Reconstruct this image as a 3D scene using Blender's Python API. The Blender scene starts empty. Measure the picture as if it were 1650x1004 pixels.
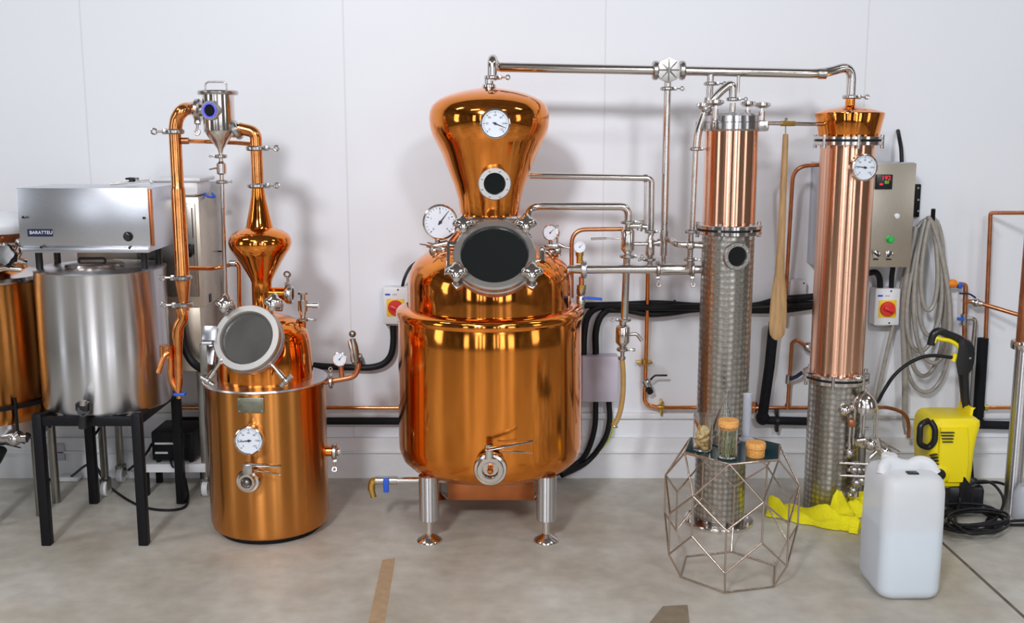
import bpy, bmesh, math, random
from mathutils import Vector, Matrix
random.seed(7)
S = bpy.context.scene
C = S.collection
PI = math.pi

# ------------------------------------------------------------------ camera
F = 1700.0                       # focal length in pixels of the 1650 px wide frame
CAM = Vector((0.0, -4.64, 1.55))
PITCH = math.radians(9.58)
cd = bpy.data.cameras.new('camera'); cam = bpy.data.objects.new('camera', cd); C.objects.link(cam)
cd.sensor_width = 36.0; cd.lens = 36.0 * F / 1650.0; cd.clip_end = 60
cam.location = CAM; cam.rotation_euler = (PI / 2 - PITCH, 0, 0)
S.camera = cam
FWD = Vector((0, math.cos(PITCH), -math.sin(PITCH))); UP = Vector((0, math.sin(PITCH), math.cos(PITCH)))

# ------------------------------------------------------------------ light
S.view_settings.view_transform = 'Standard'; S.view_settings.look = 'None'
S.view_settings.gamma = 1.0; S.view_settings.use_curve_mapping = False
S.view_settings.exposure = -1.17
w = bpy.data.worlds.new('world'); S.world = w; w.use_nodes = True
w.node_tree.nodes['Background'].inputs[0].default_value = (0.75, 0.82, 1.0, 1)
w.node_tree.nodes['Background'].inputs[1].default_value = 0.25
def area(name, loc, target, size, power, col=(1, 1, 1), shape='DISK', size_y=None):
    l = bpy.data.lights.new(name, 'AREA'); o = bpy.data.objects.new(name, l); C.objects.link(o)
    l.shape = shape; l.size = size; l.energy = power; l.color = col
    if size_y: l.size_y = size_y
    o.location = loc
    o.rotation_euler = (Vector(target) - Vector(loc)).to_track_quat('-Z', 'Y').to_euler()
    return o
area('key_lamp', (-1.5, -6.4, 3.9), (0.1, 0, 0.8), 0.7, 138, (0.96, 0.97, 1.0)).data.spread = math.radians(100)
area('second_lamp', (1.7, -6.8, 3.9), (0.2, 0, 0.8), 0.6, 56, (0.96, 0.97, 1.0)).data.spread = math.radians(100)
for x, y, p in [(-2.1, -4.4, 60), (1.9, -4.6, 60), (-3.6, -2.2, 70), (3.6, -2.2, 60)]:
    area('added_ceiling_strip', (x, y, 4.3), (x, y + 0.5, 0), 1.4, p, (0.97, 0.98, 1.0), 'RECTANGLE', 0.28)  # unseen ceiling strips, added for reflections in the metal
for x, z, wd, ht, p in [(-4.6, 1.9, 0.9, 3.0, 60), (-2.5, 2.0, 0.3, 3.0, 26), (2.4, 1.9, 0.7, 3.2, 60), (4.3, 1.9, 1.3, 3.2, 90),
                        (-1.0, 2.0, 0.32, 3.0, 26), (-1.75, 2.0, 0.3, 3.0, 26), (0.95, 2.0, 0.2, 3.0, 16), (1.6, 2.0, 0.16, 3.0, 13)]:
    area('added_reflection_light', (x, -9.4, z), (x, 0, z), wd, p, (0.88, 0.93, 1.0), 'RECTANGLE', ht)  # tall lights added behind the camera for bright streaks in copper and steel
area('added_reflection_light', (-5.9, -3.6, 1.9), (0, -3.2, 1.4), 1.2, 60, (0.85, 0.92, 1.0), 'RECTANGLE', 2.2)  # unseen left side light, added for highlights on the metal
area('added_reflection_light', (5.9, -4.4, 1.9), (0, -4.0, 1.4), 1.2, 45, (0.9, 0.94, 1.0), 'RECTANGLE', 2.2)  # unseen right side light, added the same way for highlights

# ------------------------------------------------------------------ materials
def new_mat(name):
    m = bpy.data.materials.new(name); m.use_nodes = True
    return m, m.node_tree.nodes, m.node_tree.links, m.node_tree.nodes['Principled BSDF']
def mat(name, col, metal=0.0, rough=0.5, bump=0.0, scale=30.0, vary=0.0, stretch=(1, 1, 1), aniso=0.0,
        rvary=0.0, spec=0.5, coat=0.0, emit=None, estr=0.0):
    m, N, L, b = new_mat(name)
    c = (col[0], col[1], col[2], 1)
    b.inputs['Base Color'].default_value = c
    b.inputs['Metallic'].default_value = metal; b.inputs['Roughness'].default_value = rough
    b.inputs['Specular IOR Level'].default_value = spec
    b.inputs['Coat Weight'].default_value = coat
    if aniso:
        b.inputs['Anisotropic'].default_value = aniso; b.inputs['Anisotropic Rotation'].default_value = 0.25
        t = N.new('ShaderNodeTangent'); t.direction_type = 'RADIAL'; t.axis = 'Z'
        L.new(t.outputs[0], b.inputs['Tangent'])
    if emit:
        b.inputs['Emission Color'].default_value = (*emit, 1); b.inputs['Emission Strength'].default_value = estr
    if bump or vary or rvary:
        tc = N.new('ShaderNodeTexCoord'); mp = N.new('ShaderNodeMapping'); mp.inputs['Scale'].default_value = stretch
        nz = N.new('ShaderNodeTexNoise'); nz.inputs['Scale'].default_value = scale; nz.inputs['Detail'].default_value = 4
        L.new(tc.outputs['Object'], mp.inputs[0]); L.new(mp.outputs[0], nz.inputs['Vector'])
        if bump:
            bp = N.new('ShaderNodeBump'); bp.inputs['Strength'].default_value = bump; bp.inputs['Distance'].default_value = 0.01
            L.new(nz.outputs[0], bp.inputs['Height']); L.new(bp.outputs[0], b.inputs['Normal'])
        if vary:
            r = N.new('ShaderNodeValToRGB')
            r.color_ramp.elements[0].color = tuple(max(0, x * (1 - vary)) for x in col) + (1,)
            r.color_ramp.elements[1].color = tuple(min(1, x * (1 + vary)) for x in col) + (1,)
            r.color_ramp.elements[0].position = 0.3; r.color_ramp.elements[1].position = 0.7
            L.new(nz.outputs[0], r.inputs[0]); L.new(r.outputs[0], b.inputs['Base Color'])
        if rvary:
            mr = N.new('ShaderNodeMapRange'); mr.inputs[3].default_value = max(0.02, rough - rvary); mr.inputs[4].default_value = rough + rvary
            L.new(nz.outputs[0], mr.inputs[0]); L.new(mr.outputs[0], b.inputs['Roughness'])
    return m
M = {}
M['copper'] = mat('polished_copper', (0.90, 0.29, 0.052), 1, 0.08, bump=0.06, scale=9, vary=0.08, rvary=0.04)
M['copper_body'] = mat('copper_sheet', (0.84, 0.275, 0.045), 1, 0.12, bump=0.12, scale=6, vary=0.14, stretch=(1, 1, .22), aniso=0.7)
M['copper_drum'] = mat('brushed_copper', (0.66, 0.265, 0.065), 1, 0.26, aniso=0.97, vary=0.05, scale=4)
M['copper_pink'] = mat('pink_copper', (0.96, 0.54, 0.37), 1, 0.2, bump=0.04, scale=6, vary=0.06, stretch=(1, 1, .2), aniso=0.95)
M['copper_pipe'] = mat('copper_pipe', (0.85, 0.33, 0.11), 1, 0.18, bump=0.05, scale=25, vary=0.15)
M['copper_dull'] = mat('weathered_copper_pipe', (0.62, 0.25, 0.12), 1, 0.33, vary=0.25, scale=18)
M['copper_under'] = mat('copper_plate', (0.6, 0.2, 0.07), 1, 0.35, vary=0.2, scale=8)
M['steel'] = mat('polished_steel', (0.74, 0.68, 0.64), 1, 0.14, bump=0.03, scale=20)
M['steel_br'] = mat('brushed_steel', (0.66, 0.65, 0.67), 1, 0.27, aniso=0.97, vary=0.04, scale=5)
M['steel_sheet'] = mat('steel_sheet', (0.68, 0.69, 0.74), 1, 0.28, bump=0.02, scale=60, stretch=(1, 1, 12), vary=0.05)
M['steel_warm'] = mat('brushed_beige_steel', (0.62, 0.55, 0.46), 1, 0.36, vary=0.05, scale=30, stretch=(14, 1, 1))
M['steel_dark'] = mat('grey_steel', (0.30, 0.285, 0.26), 1, 0.35, vary=0.1, scale=10)
M['satin'] = mat('satin_steel', (0.56, 0.54, 0.52), 1, 0.38, bump=0.02, scale=40)
M['steel_cast'] = mat('cast_steel', (0.55, 0.52, 0.5), 1, 0.25, bump=0.1, scale=60)
M['brass'] = mat('brass', (0.72, 0.47, 0.12), 1, 0.25, vary=0.1)
M['black'] = mat('black_rubber', (0.008, 0.008, 0.01), 0, 0.5, bump=0.05, scale=50, spec=0.3)
M['black_paint'] = mat('black_painted_steel', (0.008, 0.008, 0.01), 0, 0.45, bump=0.03, scale=80, spec=0.2)
M['black_gloss'] = mat('black_plastic', (0.01, 0.01, 0.012), 0, 0.3)
M['foam'] = mat('black_foam_insulation', (0.008, 0.009, 0.013), 0, 0.7, spec=0.25, bump=0.2, scale=120)
M['glass_dark'] = mat('dark_sight_glass', (0.012, 0.014, 0.014), 0, 0.06, spec=0.5)
M['glass_grey'] = mat('grey_sight_glass', (0.09, 0.085, 0.08), 0, 0.05, spec=0.6, vary=0.15, scale=8)
M['glass_blue'] = mat('blue_sight_glass', (0.01, 0.02, 0.07), 0, 0.06)
M['blue_ring'] = mat('blue_lit_ring', (0.12, 0.12, 0.9), 0, 0.3, emit=(0.12, 0.1, 1), estr=0.9)
M['dial'] = mat('white_dial', (0.74, 0.78, 0.86), 0, 0.35)
M['dial_red'] = mat('red_dial_print', (0.6, 0.05, 0.05), 0, 0.5)
M['ink'] = mat('black_print', (0.02, 0.02, 0.025), 0, 0.5)
M['white_pl'] = mat('white_plastic', (0.78, 0.79, 0.82), 0, 0.4, vary=0.02)
M['lilac'] = mat('grey_lilac_plastic', (0.52, 0.49, 0.58), 0, 0.45, vary=0.04, scale=4)
M['clear_box'] = mat('pale_grey_plastic', (0.66, 0.66, 0.7), 0, 0.3)
M['yellow_pl'] = mat('yellow_plastic', (0.92, 0.74, 0.005), 0, 0.35, bump=0.03, scale=150)
M['yellow_plate'] = mat('yellow_plate', (0.9, 0.6, 0.02), 0, 0.4)
M['yellow_cloth'] = mat('yellow_microfibre', (0.95, 0.85, 0.01), 0, 0.9, bump=0.5, scale=180, vary=0.06)
M['red_pl'] = mat('red_plastic', (0.7, 0.03, 0.02), 0, 0.35)
M['orange_pl'] = mat('orange_plastic', (0.9, 0.25, 0.01), 0, 0.4)
M['blue_pl'] = mat('blue_plastic', (0.02, 0.10, 0.62), 0, 0.4)
M['green_lamp'] = mat('green_button', (0.01, 0.4, 0.06), 0, 0.3, emit=(0.0, 0.6, 0.08), estr=0.25)
M['led_red'] = mat('red_digits', (0.9, 0.02, 0.03), 0, 0.4, emit=(1, 0.02, 0.05), estr=1.6)
M['led_green'] = mat('green_digits', (0.2, 0.6, 0.02), 0, 0.4, emit=(0.2, 0.8, 0.02), estr=0.5)
M['hose_grey'] = mat('grey_hose', (0.34, 0.315, 0.28), 0, 0.25, vary=0.12, scale=40, spec=0.8)
M['hose_amber'] = mat('amber_tube', (0.42, 0.26, 0.09), 0, 0.25, vary=0.1)
M['hose_clear'] = mat('pale_tube', (0.55, 0.56, 0.52), 0, 0.3)
M['wood'] = mat('beech_wood', (0.42, 0.25, 0.11), 0, 0.55, vary=0.22, scale=14, stretch=(8, 8, .8), bump=0.05)
M['cork'] = mat('cork', (0.75, 0.36, 0.10), 0, 0.85, vary=0.25, scale=160, bump=0.3)
M['herb'] = mat('dried_green_stalk', (0.40, 0.40, 0.16), 0, 0.8, vary=0.4, scale=60)
M['spice'] = mat('amber_spice', (0.72, 0.33, 0.08), 0, 0.85, vary=0.3, scale=200, bump=0.4)
M['rind'] = mat('dried_citrus_rind', (0.72, 0.38, 0.07), 0, 0.7, vary=0.2, scale=80)
M['flesh'] = mat('dried_citrus_flesh', (0.95, 0.74, 0.45), 0, 0.7, vary=0.25, scale=120, bump=0.2)
M['plate_green'] = mat('etched_plate', (0.26, 0.26, 0.2), 1, 0.4, vary=0.2, scale=40)
M['navy'] = mat('navy_label', (0.008, 0.012, 0.05), 0, 0.4)
M['label_white'] = mat('white_print', (0.8, 0.82, 0.86), 0, 0.5)
M['wire'] = mat('champagne_metal_wire', (0.55, 0.45, 0.38), 1, 0.22)
M['tape'] = mat('tan_floor_tape', (0.42, 0.29, 0.17), 0, 0.6, vary=0.1, scale=30)
M['tape_brown'] = mat('brown_floor_tape', (0.24, 0.19, 0.13), 0, 0.6, vary=0.15, scale=20)
M['seam'] = mat('dark_floor_joint', (0.13, 0.11, 0.09), 0, 0.8, vary=0.3, scale=20)

def glass(name, col=(1, 1, 1), rough=0.0, ior=1.45, alpha=None):
    m, N, L, b = new_mat(name)
    b.inputs['Base Color'].default_value = (*col, 1); b.inputs['Roughness'].default_value = rough
    b.inputs['Transmission Weight'].default_value = 1.0; b.inputs['IOR'].default_value = ior
    return m
M['glass'] = glass('clear_glass', (0.97, 0.985, 0.98), 0.0, 1.45)
M['plastic_clear'] = glass('clear_plastic', (0.86, 0.88, 0.95), 0.25, 1.2)
M['plastic_clear'].node_tree.nodes['Principled BSDF'].inputs['Transmission Weight'].default_value = 0.62
M['glass_teal'] = mat('smoked_teal_glass', (0.012, 0.045, 0.052), 0, 0.08, spec=0.7)

def jerry_mat():
    m, N, L, b = new_mat('translucent_white_plastic')
    b.inputs['Base Color'].default_value = (0.93, 0.94, 0.96, 1); b.inputs['Roughness'].default_value = 0.42
    tr = N.new('ShaderNodeBsdfTranslucent'); tr.inputs[0].default_value = (0.95, 0.97, 1.0, 1)
    tp = N.new('ShaderNodeBsdfTransparent'); m2 = N.new('ShaderNodeMixShader'); m2.inputs[0].default_value = 0.22
    mx = N.new('ShaderNodeMixShader'); mx.inputs[0].default_value = 0.25
    L.new(b.outputs[0], mx.inputs[1]); L.new(tr.outputs[0], mx.inputs[2])
    L.new(mx.outputs[0], m2.inputs[1]); L.new(tp.outputs[0], m2.inputs[2]); L.new(m2.outputs[0], N['Material Output'].inputs[0])
    return m
M['jerry'] = jerry_mat()
M['liquid'] = mat('water_in_can', (0.55, 0.73, 0.88), 0, 0.3)

def engine_turned():                                    # overlapping polished swirls rolled round a column
    m, N, L, b = new_mat('engine_turned_steel')
    b.inputs['Metallic'].default_value = 1; b.inputs['Base Color'].default_value = (0.50, 0.47, 0.43, 1)
    tc = N.new('ShaderNodeTexCoord'); sp = N.new('ShaderNodeSeparateXYZ'); L.new(tc.outputs['Object'], sp.inputs[0])
    at2 = N.new('ShaderNodeMath'); at2.operation = 'ARCTAN2'; L.new(sp.outputs[1], at2.inputs[0]); L.new(sp.outputs[0], at2.inputs[1])
    k = N.new('ShaderNodeMath'); k.operation = 'MULTIPLY'; k.inputs[1].default_value = 5.093; L.new(at2.outputs[0], k.inputs[0])
    kz = N.new('ShaderNodeMath'); kz.operation = 'MULTIPLY'; kz.inputs[1].default_value = 44.0; L.new(sp.outputs[2], kz.inputs[0])
    cb = N.new('ShaderNodeCombineXYZ'); L.new(k.outputs[0], cb.inputs[0]); L.new(kz.outputs[0], cb.inputs[1])
    vo = N.new('ShaderNodeTexVoronoi'); vo.voronoi_dimensions = '2D'; vo.inputs['Scale'].default_value = 1.0
    vo.inputs['Randomness'].default_value = 0.25; L.new(cb.outputs[0], vo.inputs['Vector'])
    mr = N.new('ShaderNodeMapRange'); mr.inputs[1].default_value = 0; mr.inputs[2].default_value = 0.7
    mr.inputs[3].default_value = 0.16; mr.inputs[4].default_value = 0.45
    L.new(vo.outputs['Distance'], mr.inputs[0]); L.new(mr.outputs[0], b.inputs['Roughness'])
    rr = N.new('ShaderNodeValToRGB'); rr.color_ramp.elements[0].position = 0.05; rr.color_ramp.elements[1].position = 0.62
    rr.color_ramp.elements[0].color = (0.66, 0.62, 0.57, 1); rr.color_ramp.elements[1].color = (0.30, 0.28, 0.25, 1)
    L.new(vo.outputs['Distance'], rr.inputs[0]); L.new(rr.outputs[0], b.inputs['Base Color'])
    bp = N.new('ShaderNodeBump'); bp.inputs['Strength'].default_value = 0.22; bp.inputs['Distance'].default_value = 0.006
    L.new(vo.outputs['Distance'], bp.inputs['Height']); L.new(bp.outputs[0], b.inputs['Normal'])
    return m
M['engine'] = engine_turned()

def wall_mat():
    m, N, L, b = new_mat('white_wall_panels')
    b.inputs['Roughness'].default_value = 0.42
    tc = N.new('ShaderNodeTexCoord'); sp = N.new('ShaderNodeSeparateXYZ'); L.new(tc.outputs['Object'], sp.inputs[0])
    a = N.new('ShaderNodeMath'); a.operation = 'ADD'; a.inputs[1].default_value = 20 * 1.12 - 0.40 + 0.56
    L.new(sp.outputs[0], a.inputs[0])
    md = N.new('ShaderNodeMath'); md.operation = 'MODULO'; md.inputs[1].default_value = 1.12; L.new(a.outputs[0], md.inputs[0])
    sb = N.new('ShaderNodeMath'); sb.operation = 'SUBTRACT'; sb.inputs[1].default_value = 0.56; L.new(md.outputs[0], sb.inputs[0])
    ab = N.new('ShaderNodeMath'); ab.operation = 'ABSOLUTE'; L.new(sb.outputs[0], ab.inputs[0])
    mr = N.new('ShaderNodeMapRange'); mr.inputs[1].default_value = 0.0015; mr.inputs[2].default_value = 0.005; L.new(ab.outputs[0], mr.inputs[0])
    nz = N.new('ShaderNodeTexNoise'); nz.inputs['Scale'].default_value = 1.3; L.new(tc.outputs['Object'], nz.inputs['Vector'])
    r = N.new('ShaderNodeValToRGB'); r.color_ramp.elements[0].color = (0.77, 0.79, 0.84, 1); r.color_ramp.elements[1].color = (0.81, 0.825, 0.87, 1)
    L.new(nz.outputs[0], r.inputs[0])
    mx = N.new('ShaderNodeMixRGB'); mx.inputs[1].default_value = (0.70, 0.70, 0.73, 1); L.new(mr.outputs[0], mx.inputs[0]); L.new(r.outputs[0], mx.inputs[2])
    L.new(mx.outputs[0], b.inputs['Base Color'])
    bp = N.new('ShaderNodeBump'); bp.inputs['Strength'].default_value = 0.15; bp.inputs['Distance'].default_value = 0.003
    L.new(mr.outputs[0], bp.inputs['Height']); L.new(bp.outputs[0], b.inputs['Normal'])
    return m
M['wall'] = wall_mat()
def floor_mat():
    m, N, L, b = new_mat('sealed_concrete')
    tc = N.new('ShaderNodeTexCoord')
    n1 = N.new('ShaderNodeTexNoise'); n1.inputs['Scale'].default_value = 1.5; n1.inputs['Detail'].default_value = 7; n1.inputs['Roughness'].default_value = 0.62
    n2 = N.new('ShaderNodeTexNoise'); n2.inputs['Scale'].default_value = 14; n2.inputs['Detail'].default_value = 6
    n3 = N.new('ShaderNodeTexNoise'); n3.inputs['Scale'].default_value = 0.9; n3.inputs['Detail'].default_value = 3
    for n in (n1, n2, n3): L.new(tc.outputs['Object'], n.inputs['Vector'])
    r = N.new('ShaderNodeValToRGB'); e = r.color_ramp.elements
    e[0].position = 0.32; e[0].color = (0.40, 0.355, 0.285, 1); e[1].position = 0.68; e[1].color = (0.63, 0.62, 0.57, 1)
    L.new(n1.outputs[0], r.inputs[0])
    r2 = N.new('ShaderNodeValToRGB'); r2.color_ramp.elements[0].position = 0.3; r2.color_ramp.elements[1].position = 0.75
    r2.color_ramp.elements[0].color = (0.86, 0.86, 0.86, 1); r2.color_ramp.elements[1].color = (1.08, 1.08, 1.08, 1)
    L.new(n2.outputs[0], r2.inputs[0])
    mx = N.new('ShaderNodeMixRGB'); mx.blend_type = 'MULTIPLY'; mx.inputs[0].default_value = 1; L.new(r.outputs[0], mx.inputs[1]); L.new(r2.outputs[0], mx.inputs[2])
    r3 = N.new('ShaderNodeValToRGB'); r3.color_ramp.elements[0].position = 0.54; r3.color_ramp.elements[1].position = 0.72
    L.new(n3.outputs[0], r3.inputs[0])
    m2 = N.new('ShaderNodeMixRGB'); m2.blend_type = 'MULTIPLY'; m2.inputs[2].default_value = (0.80, 0.70, 0.60, 1)
    L.new(r3.outputs[0], m2.inputs[0]); L.new(mx.outputs[0], m2.inputs[1]); L.new(m2.outputs[0], b.inputs['Base Color'])
    mr = N.new('ShaderNodeMapRange'); mr.inputs[3].default_value = 0.3; mr.inputs[4].default_value = 0.5
    L.new(n1.outputs[0], mr.inputs[0]); L.new(mr.outputs[0], b.inputs['Roughness'])
    bp = N.new('ShaderNodeBump'); bp.inputs['Strength'].default_value = 0.06; bp.inputs['Distance'].default_value = 0.004
    L.new(n2.outputs[0], bp.inputs['Height']); L.new(bp.outputs[0], b.inputs['Normal'])
    return m
M['floor'] = floor_mat()
M['hall_wall'] = mat('hall_wall_paint', (0.20, 0.18, 0.15), 0, 0.7, vary=0.5, scale=0.8)
M['hall_dark'] = mat('dark_hall_wall', (0.09, 0.075, 0.06), 0, 0.7, vary=0.6, scale=0.7)
M['ceil'] = mat('hall_ceiling', (0.20, 0.19, 0.18), 0, 0.8, vary=0.25, scale=1)

# ------------------------------------------------------------------ photo measurement helpers
def at(px, py, Y):                # the point seen at a pixel, at distance Y from the back wall (Y = 0)
    d = Vector((1, 0, 0)) * ((px - 825) / F) + UP * ((502 - py) / F) + FWD
    return CAM + d * ((Y - CAM.y) / d.y)
def ground(px, py, z=0.0):
    d = Vector((1, 0, 0)) * ((px - 825) / F) + UP * ((502 - py) / F) + FWD
    return CAM + d * ((z - CAM.z) / d.z)
def mpp(p): return (Vector(p) - CAM).dot(FWD) / F       # metres per pixel at a point
class Ax:                                               # a vertical axis at (px, py, Y)
    def __init__(s, px, py, Y): s.p = at(px, py, Y); s.X = s.p.x; s.Y = Y
    def z(s, py): return at(825, py, s.Y).z
    def r(s, hw, py): return hw * mpp(Vector((s.X, s.Y, s.z(py))))
    def prof(s, lst): return [(s.r(h, y), s.z(y)) for h, y in lst]
    @property
    def o(s): return Vector((s.X, s.Y, 0))

# ------------------------------------------------------------------ mesh helpers
def frame(n):
    n = Vector(n).normalized()
    a = Vector((0, 0, 1)) if abs(n.z) < 0.95 else Vector((0, 1, 0))
    u = a.cross(n).normalized(); v = n.cross(u)
    return u, v, n
ORG = {}
class MB:
    def __init__(s): s.bm = bmesh.new()
    def box(s, c, size, rot=None, bev=0.0, seg=2):
        t = bmesh.new(); bmesh.ops.create_cube(t, size=1)
        for v in t.verts: v.co = Vector((v.co.x * size[0], v.co.y * size[1], v.co.z * size[2]))
        if bev: bmesh.ops.bevel(t, geom=t.edges[:], offset=min(bev, min(size) * .49), segments=seg, affect='EDGES', profile=0.5)
        R = rot if rot else Matrix.Identity(3)
        return s._add(t, R, Vector(c))
    def box2(s, a, b, bev=0.0):
        a, b = Vector(a), Vector(b)
        return s.box((a + b) / 2, [max(abs(x), 1e-4) for x in (b - a)], bev=bev)
    def _add(s, t, R, c):
        mp = {}
        for v in t.verts: mp[v] = s.bm.verts.new(R @ v.co + c)
        for f in t.faces:
            try: s.bm.faces.new([mp[v] for v in f.verts])
            except ValueError: pass
        t.free(); return s
    def lathe(s, o, axis, prof, n=32, lobes=0, amp=0.0, close=False):
        u, v, w = frame(axis); o = Vector(o); rings = []
        for r, h in prof:
            if r < 1e-6: rings.append([s.bm.verts.new(o + w * h)])
            else:
                ring = []
                for i in range(n):
                    a = 2 * PI * i / n; rr = r * (1 + amp * math.cos(lobes * a)) if lobes else r
                    ring.append(s.bm.verts.new(o + w * h + (u * math.cos(a) + v * math.sin(a)) * rr))
                rings.append(ring)
        if close: rings.append(rings[0])
        for A, B in zip(rings, rings[1:]):
            for i in range(n):
                j = (i + 1) % n
                if len(A) == 1 and len(B) == 1: break
                if len(A) == 1: f = (A[0], B[j], B[i])
                elif len(B) == 1: f = (A[i], A[j], B[0])
                else: f = (A[i], A[j], B[j], B[i])
                try: s.bm.faces.new(f)
                except ValueError: pass
        return s
    def cyl(s, a, b, r, r2=None, n=20):
        a, b = Vector(a), Vector(b); l = (b - a).length; r2 = r if r2 is None else r2
        return s.lathe(a, b - a, [(0, 0), (r, 0), (r2, l), (0, l)], n)
    def disc(s, c, nrm, r, t=0.002, n=32):
        return s.lathe(c, nrm, [(0, 0), (r, 0), (r, t), (0, t)], n)
    def ball(s, c, r, n=16, sq=1.0):
        k = max(6, n // 2)
        return s.lathe(c, (0, 0, 1), [(r * math.sin(PI * i / k), -r * sq * math.cos(PI * i / k)) for i in range(k + 1)], n)
    def torus(s, c, nrm, R, r, n=32, m=10, sx=1.0, sy=1.0):
        u, v, w = frame(nrm); c = Vector(c); pts = []
        for i in range(n):
            a = 2 * PI * i / n; pts.append(c + u * math.cos(a) * R * sx + v * math.sin(a) * R * sy)
        return s.tube(pts, r, m, closed=True)
    def tube(s, pts, r, n=14, closed=False, flat=1.0):
        pts = [Vector(p) for p in pts]; k = len(pts)
        rs = r if isinstance(r, (list, tuple)) else [r] * k
        tang = []
        for i in range(k):
            a = pts[(i - 1) % k] if (closed or i > 0) else pts[i]; b = pts[(i + 1) % k] if (closed or i < k - 1) else pts[i]
            tang.append((b - a).normalized())
        u, v, _ = frame(tang[0]); rings = []
        for i in range(k):
            t = tang[i]; u = (u - t * u.dot(t))
            if u.length < 1e-6: u, _, _ = frame(t)
            u.normalize(); v = t.cross(u)
            rings.append([s.bm.verts.new(pts[i] + (u * math.cos(2 * PI * j / n) + v * math.sin(2 * PI * j / n) * flat) * rs[i]) for j in range(n)])
        pr = list(zip(rings, rings[1:])) + ([(rings[-1], rings[0])] if closed else [])
        for A, B in pr:
            for j in range(n):
                jj = (j + 1) % n
                s.bm.faces.new((A[j], A[jj], B[jj], B[j]))
        if not closed:
            s.bm.faces.new(rings[0][::-1]); s.bm.faces.new(rings[-1])
        return s
    def loft(s, secs):             # list of closed vertex rings (same count), capped
        rings = [[s.bm.verts.new(Vector(p)) for p in sec] for sec in secs]; n = len(rings[0])
        for A, B in zip(rings, rings[1:]):
            for j in range(n):
                jj = (j + 1) % n; s.bm.faces.new((A[j], A[jj], B[jj], B[j]))
        s.bm.faces.new(rings[0][::-1]); s.bm.faces.new(rings[-1]); return s
    def prism(s, poly, ext):
        ext = Vector(ext); return s.loft([[Vector(p) for p in poly], [Vector(p) + ext for p in poly]])
    def build(s, name, m, parent=None, org=None, sharp=0.7, label=None):
        bmesh.ops.recalc_face_normals(s.bm, faces=s.bm.faces[:])
        if parent is not None: o0 = ORG[parent.name]
        elif org is not None: o0 = Vector(org)
        else:
            vs = [v.co for v in s.bm.verts]
            o0 = Vector(((min(v.x for v in vs) + max(v.x for v in vs)) / 2, (min(v.y for v in vs) + max(v.y for v in vs)) / 2, min(v.z for v in vs)))
        for v in s.bm.verts: v.co = v.co - o0
        me = bpy.data.meshes.new(name); s.bm.to_mesh(me); s.bm.free()
        me.materials.append(M[m] if isinstance(m, str) else m)
        me.polygons.foreach_set('use_smooth', [True] * len(me.polygons)); me.set_sharp_from_angle(angle=sharp)
        o = bpy.data.objects.new(name, me); C.objects.link(o)
        if parent is not None: o.parent = parent
        else: o.location = o0
        ORG[o.name] = o0.copy()
        if label: o['label'] = label
        return o
def tag(o, label, cat, group=None):
    o['label'] = label; o['category'] = cat
    if group: o['group'] = group
    return o
def thing(name, label, cat, org, group=None):
    o = bpy.data.objects.new(name, None); C.objects.link(o); o.location = org; o.empty_display_size = 0.05
    ORG[o.name] = Vector(org); return tag(o, label, cat, group)
def struct(o): o['kind'] = 'structure'; return o
def bend(pts, r, n=7):                                  # polyline with rounded corners
    pts = [Vector(p) for p in pts]; out = [pts[0]]
    for a, b, c in zip(pts, pts[1:], pts[2:]):
        d1 = (a - b); d2 = (c - b); rr = min(r, d1.length * .49, d2.length * .49)
        p1 = b + d1.normalized() * rr; p2 = b + d2.normalized() * rr
        for i in range(n + 1):
            t = i / n; out.append(p1 * (1 - t) ** 2 + b * 2 * t * (1 - t) + p2 * t * t)
    out.append(pts[-1]); return out
def smooth(pts, n=8):                                   # Catmull-Rom
    pts = [Vector(p) for p in pts]; P = [pts[0] * 2 - pts[1]] + pts + [pts[-1] * 2 - pts[-2]]; out = []
    for i in range(1, len(P) - 2):
        a, b, c, d = P[i - 1:i + 3]
        for k in range(n):
            t = k / n
            out.append(0.5 * ((2 * b) + (c - a) * t + (2 * a - 5 * b + 4 * c - d) * t * t + (3 * b - a - 3 * c + d) * t ** 3))
    out.append(pts[-1]); return out
def text(s, size, m, parent, pos, nrm, name, ext=0.0006, up=(0, 0, 1), align='CENTER'):
    cu = bpy.data.curves.new(name, 'FONT'); cu.body = s; cu.size = size; cu.align_x = align; cu.align_y = 'CENTER'; cu.extrude = ext
    t = bpy.data.objects.new(name + '_tmp', cu); me = bpy.data.meshes.new_from_object(t)
    bpy.data.objects.remove(t); bpy.data.curves.remove(cu)
    n = Vector(nrm).normalized(); upv = Vector(up); upv = (upv - n * upv.dot(n)).normalized(); x = upv.cross(n)
    R = Matrix((x, upv, n)).transposed(); o0 = ORG[parent.name]
    for v in me.vertices: v.co = R @ v.co + Vector(pos) - o0
    me.materials.clear(); me.materials.append(M[m])
    o = bpy.data.objects.new(name, me); C.objects.link(o); o.parent = parent; ORG[o.name] = o0.copy(); return o

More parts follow.
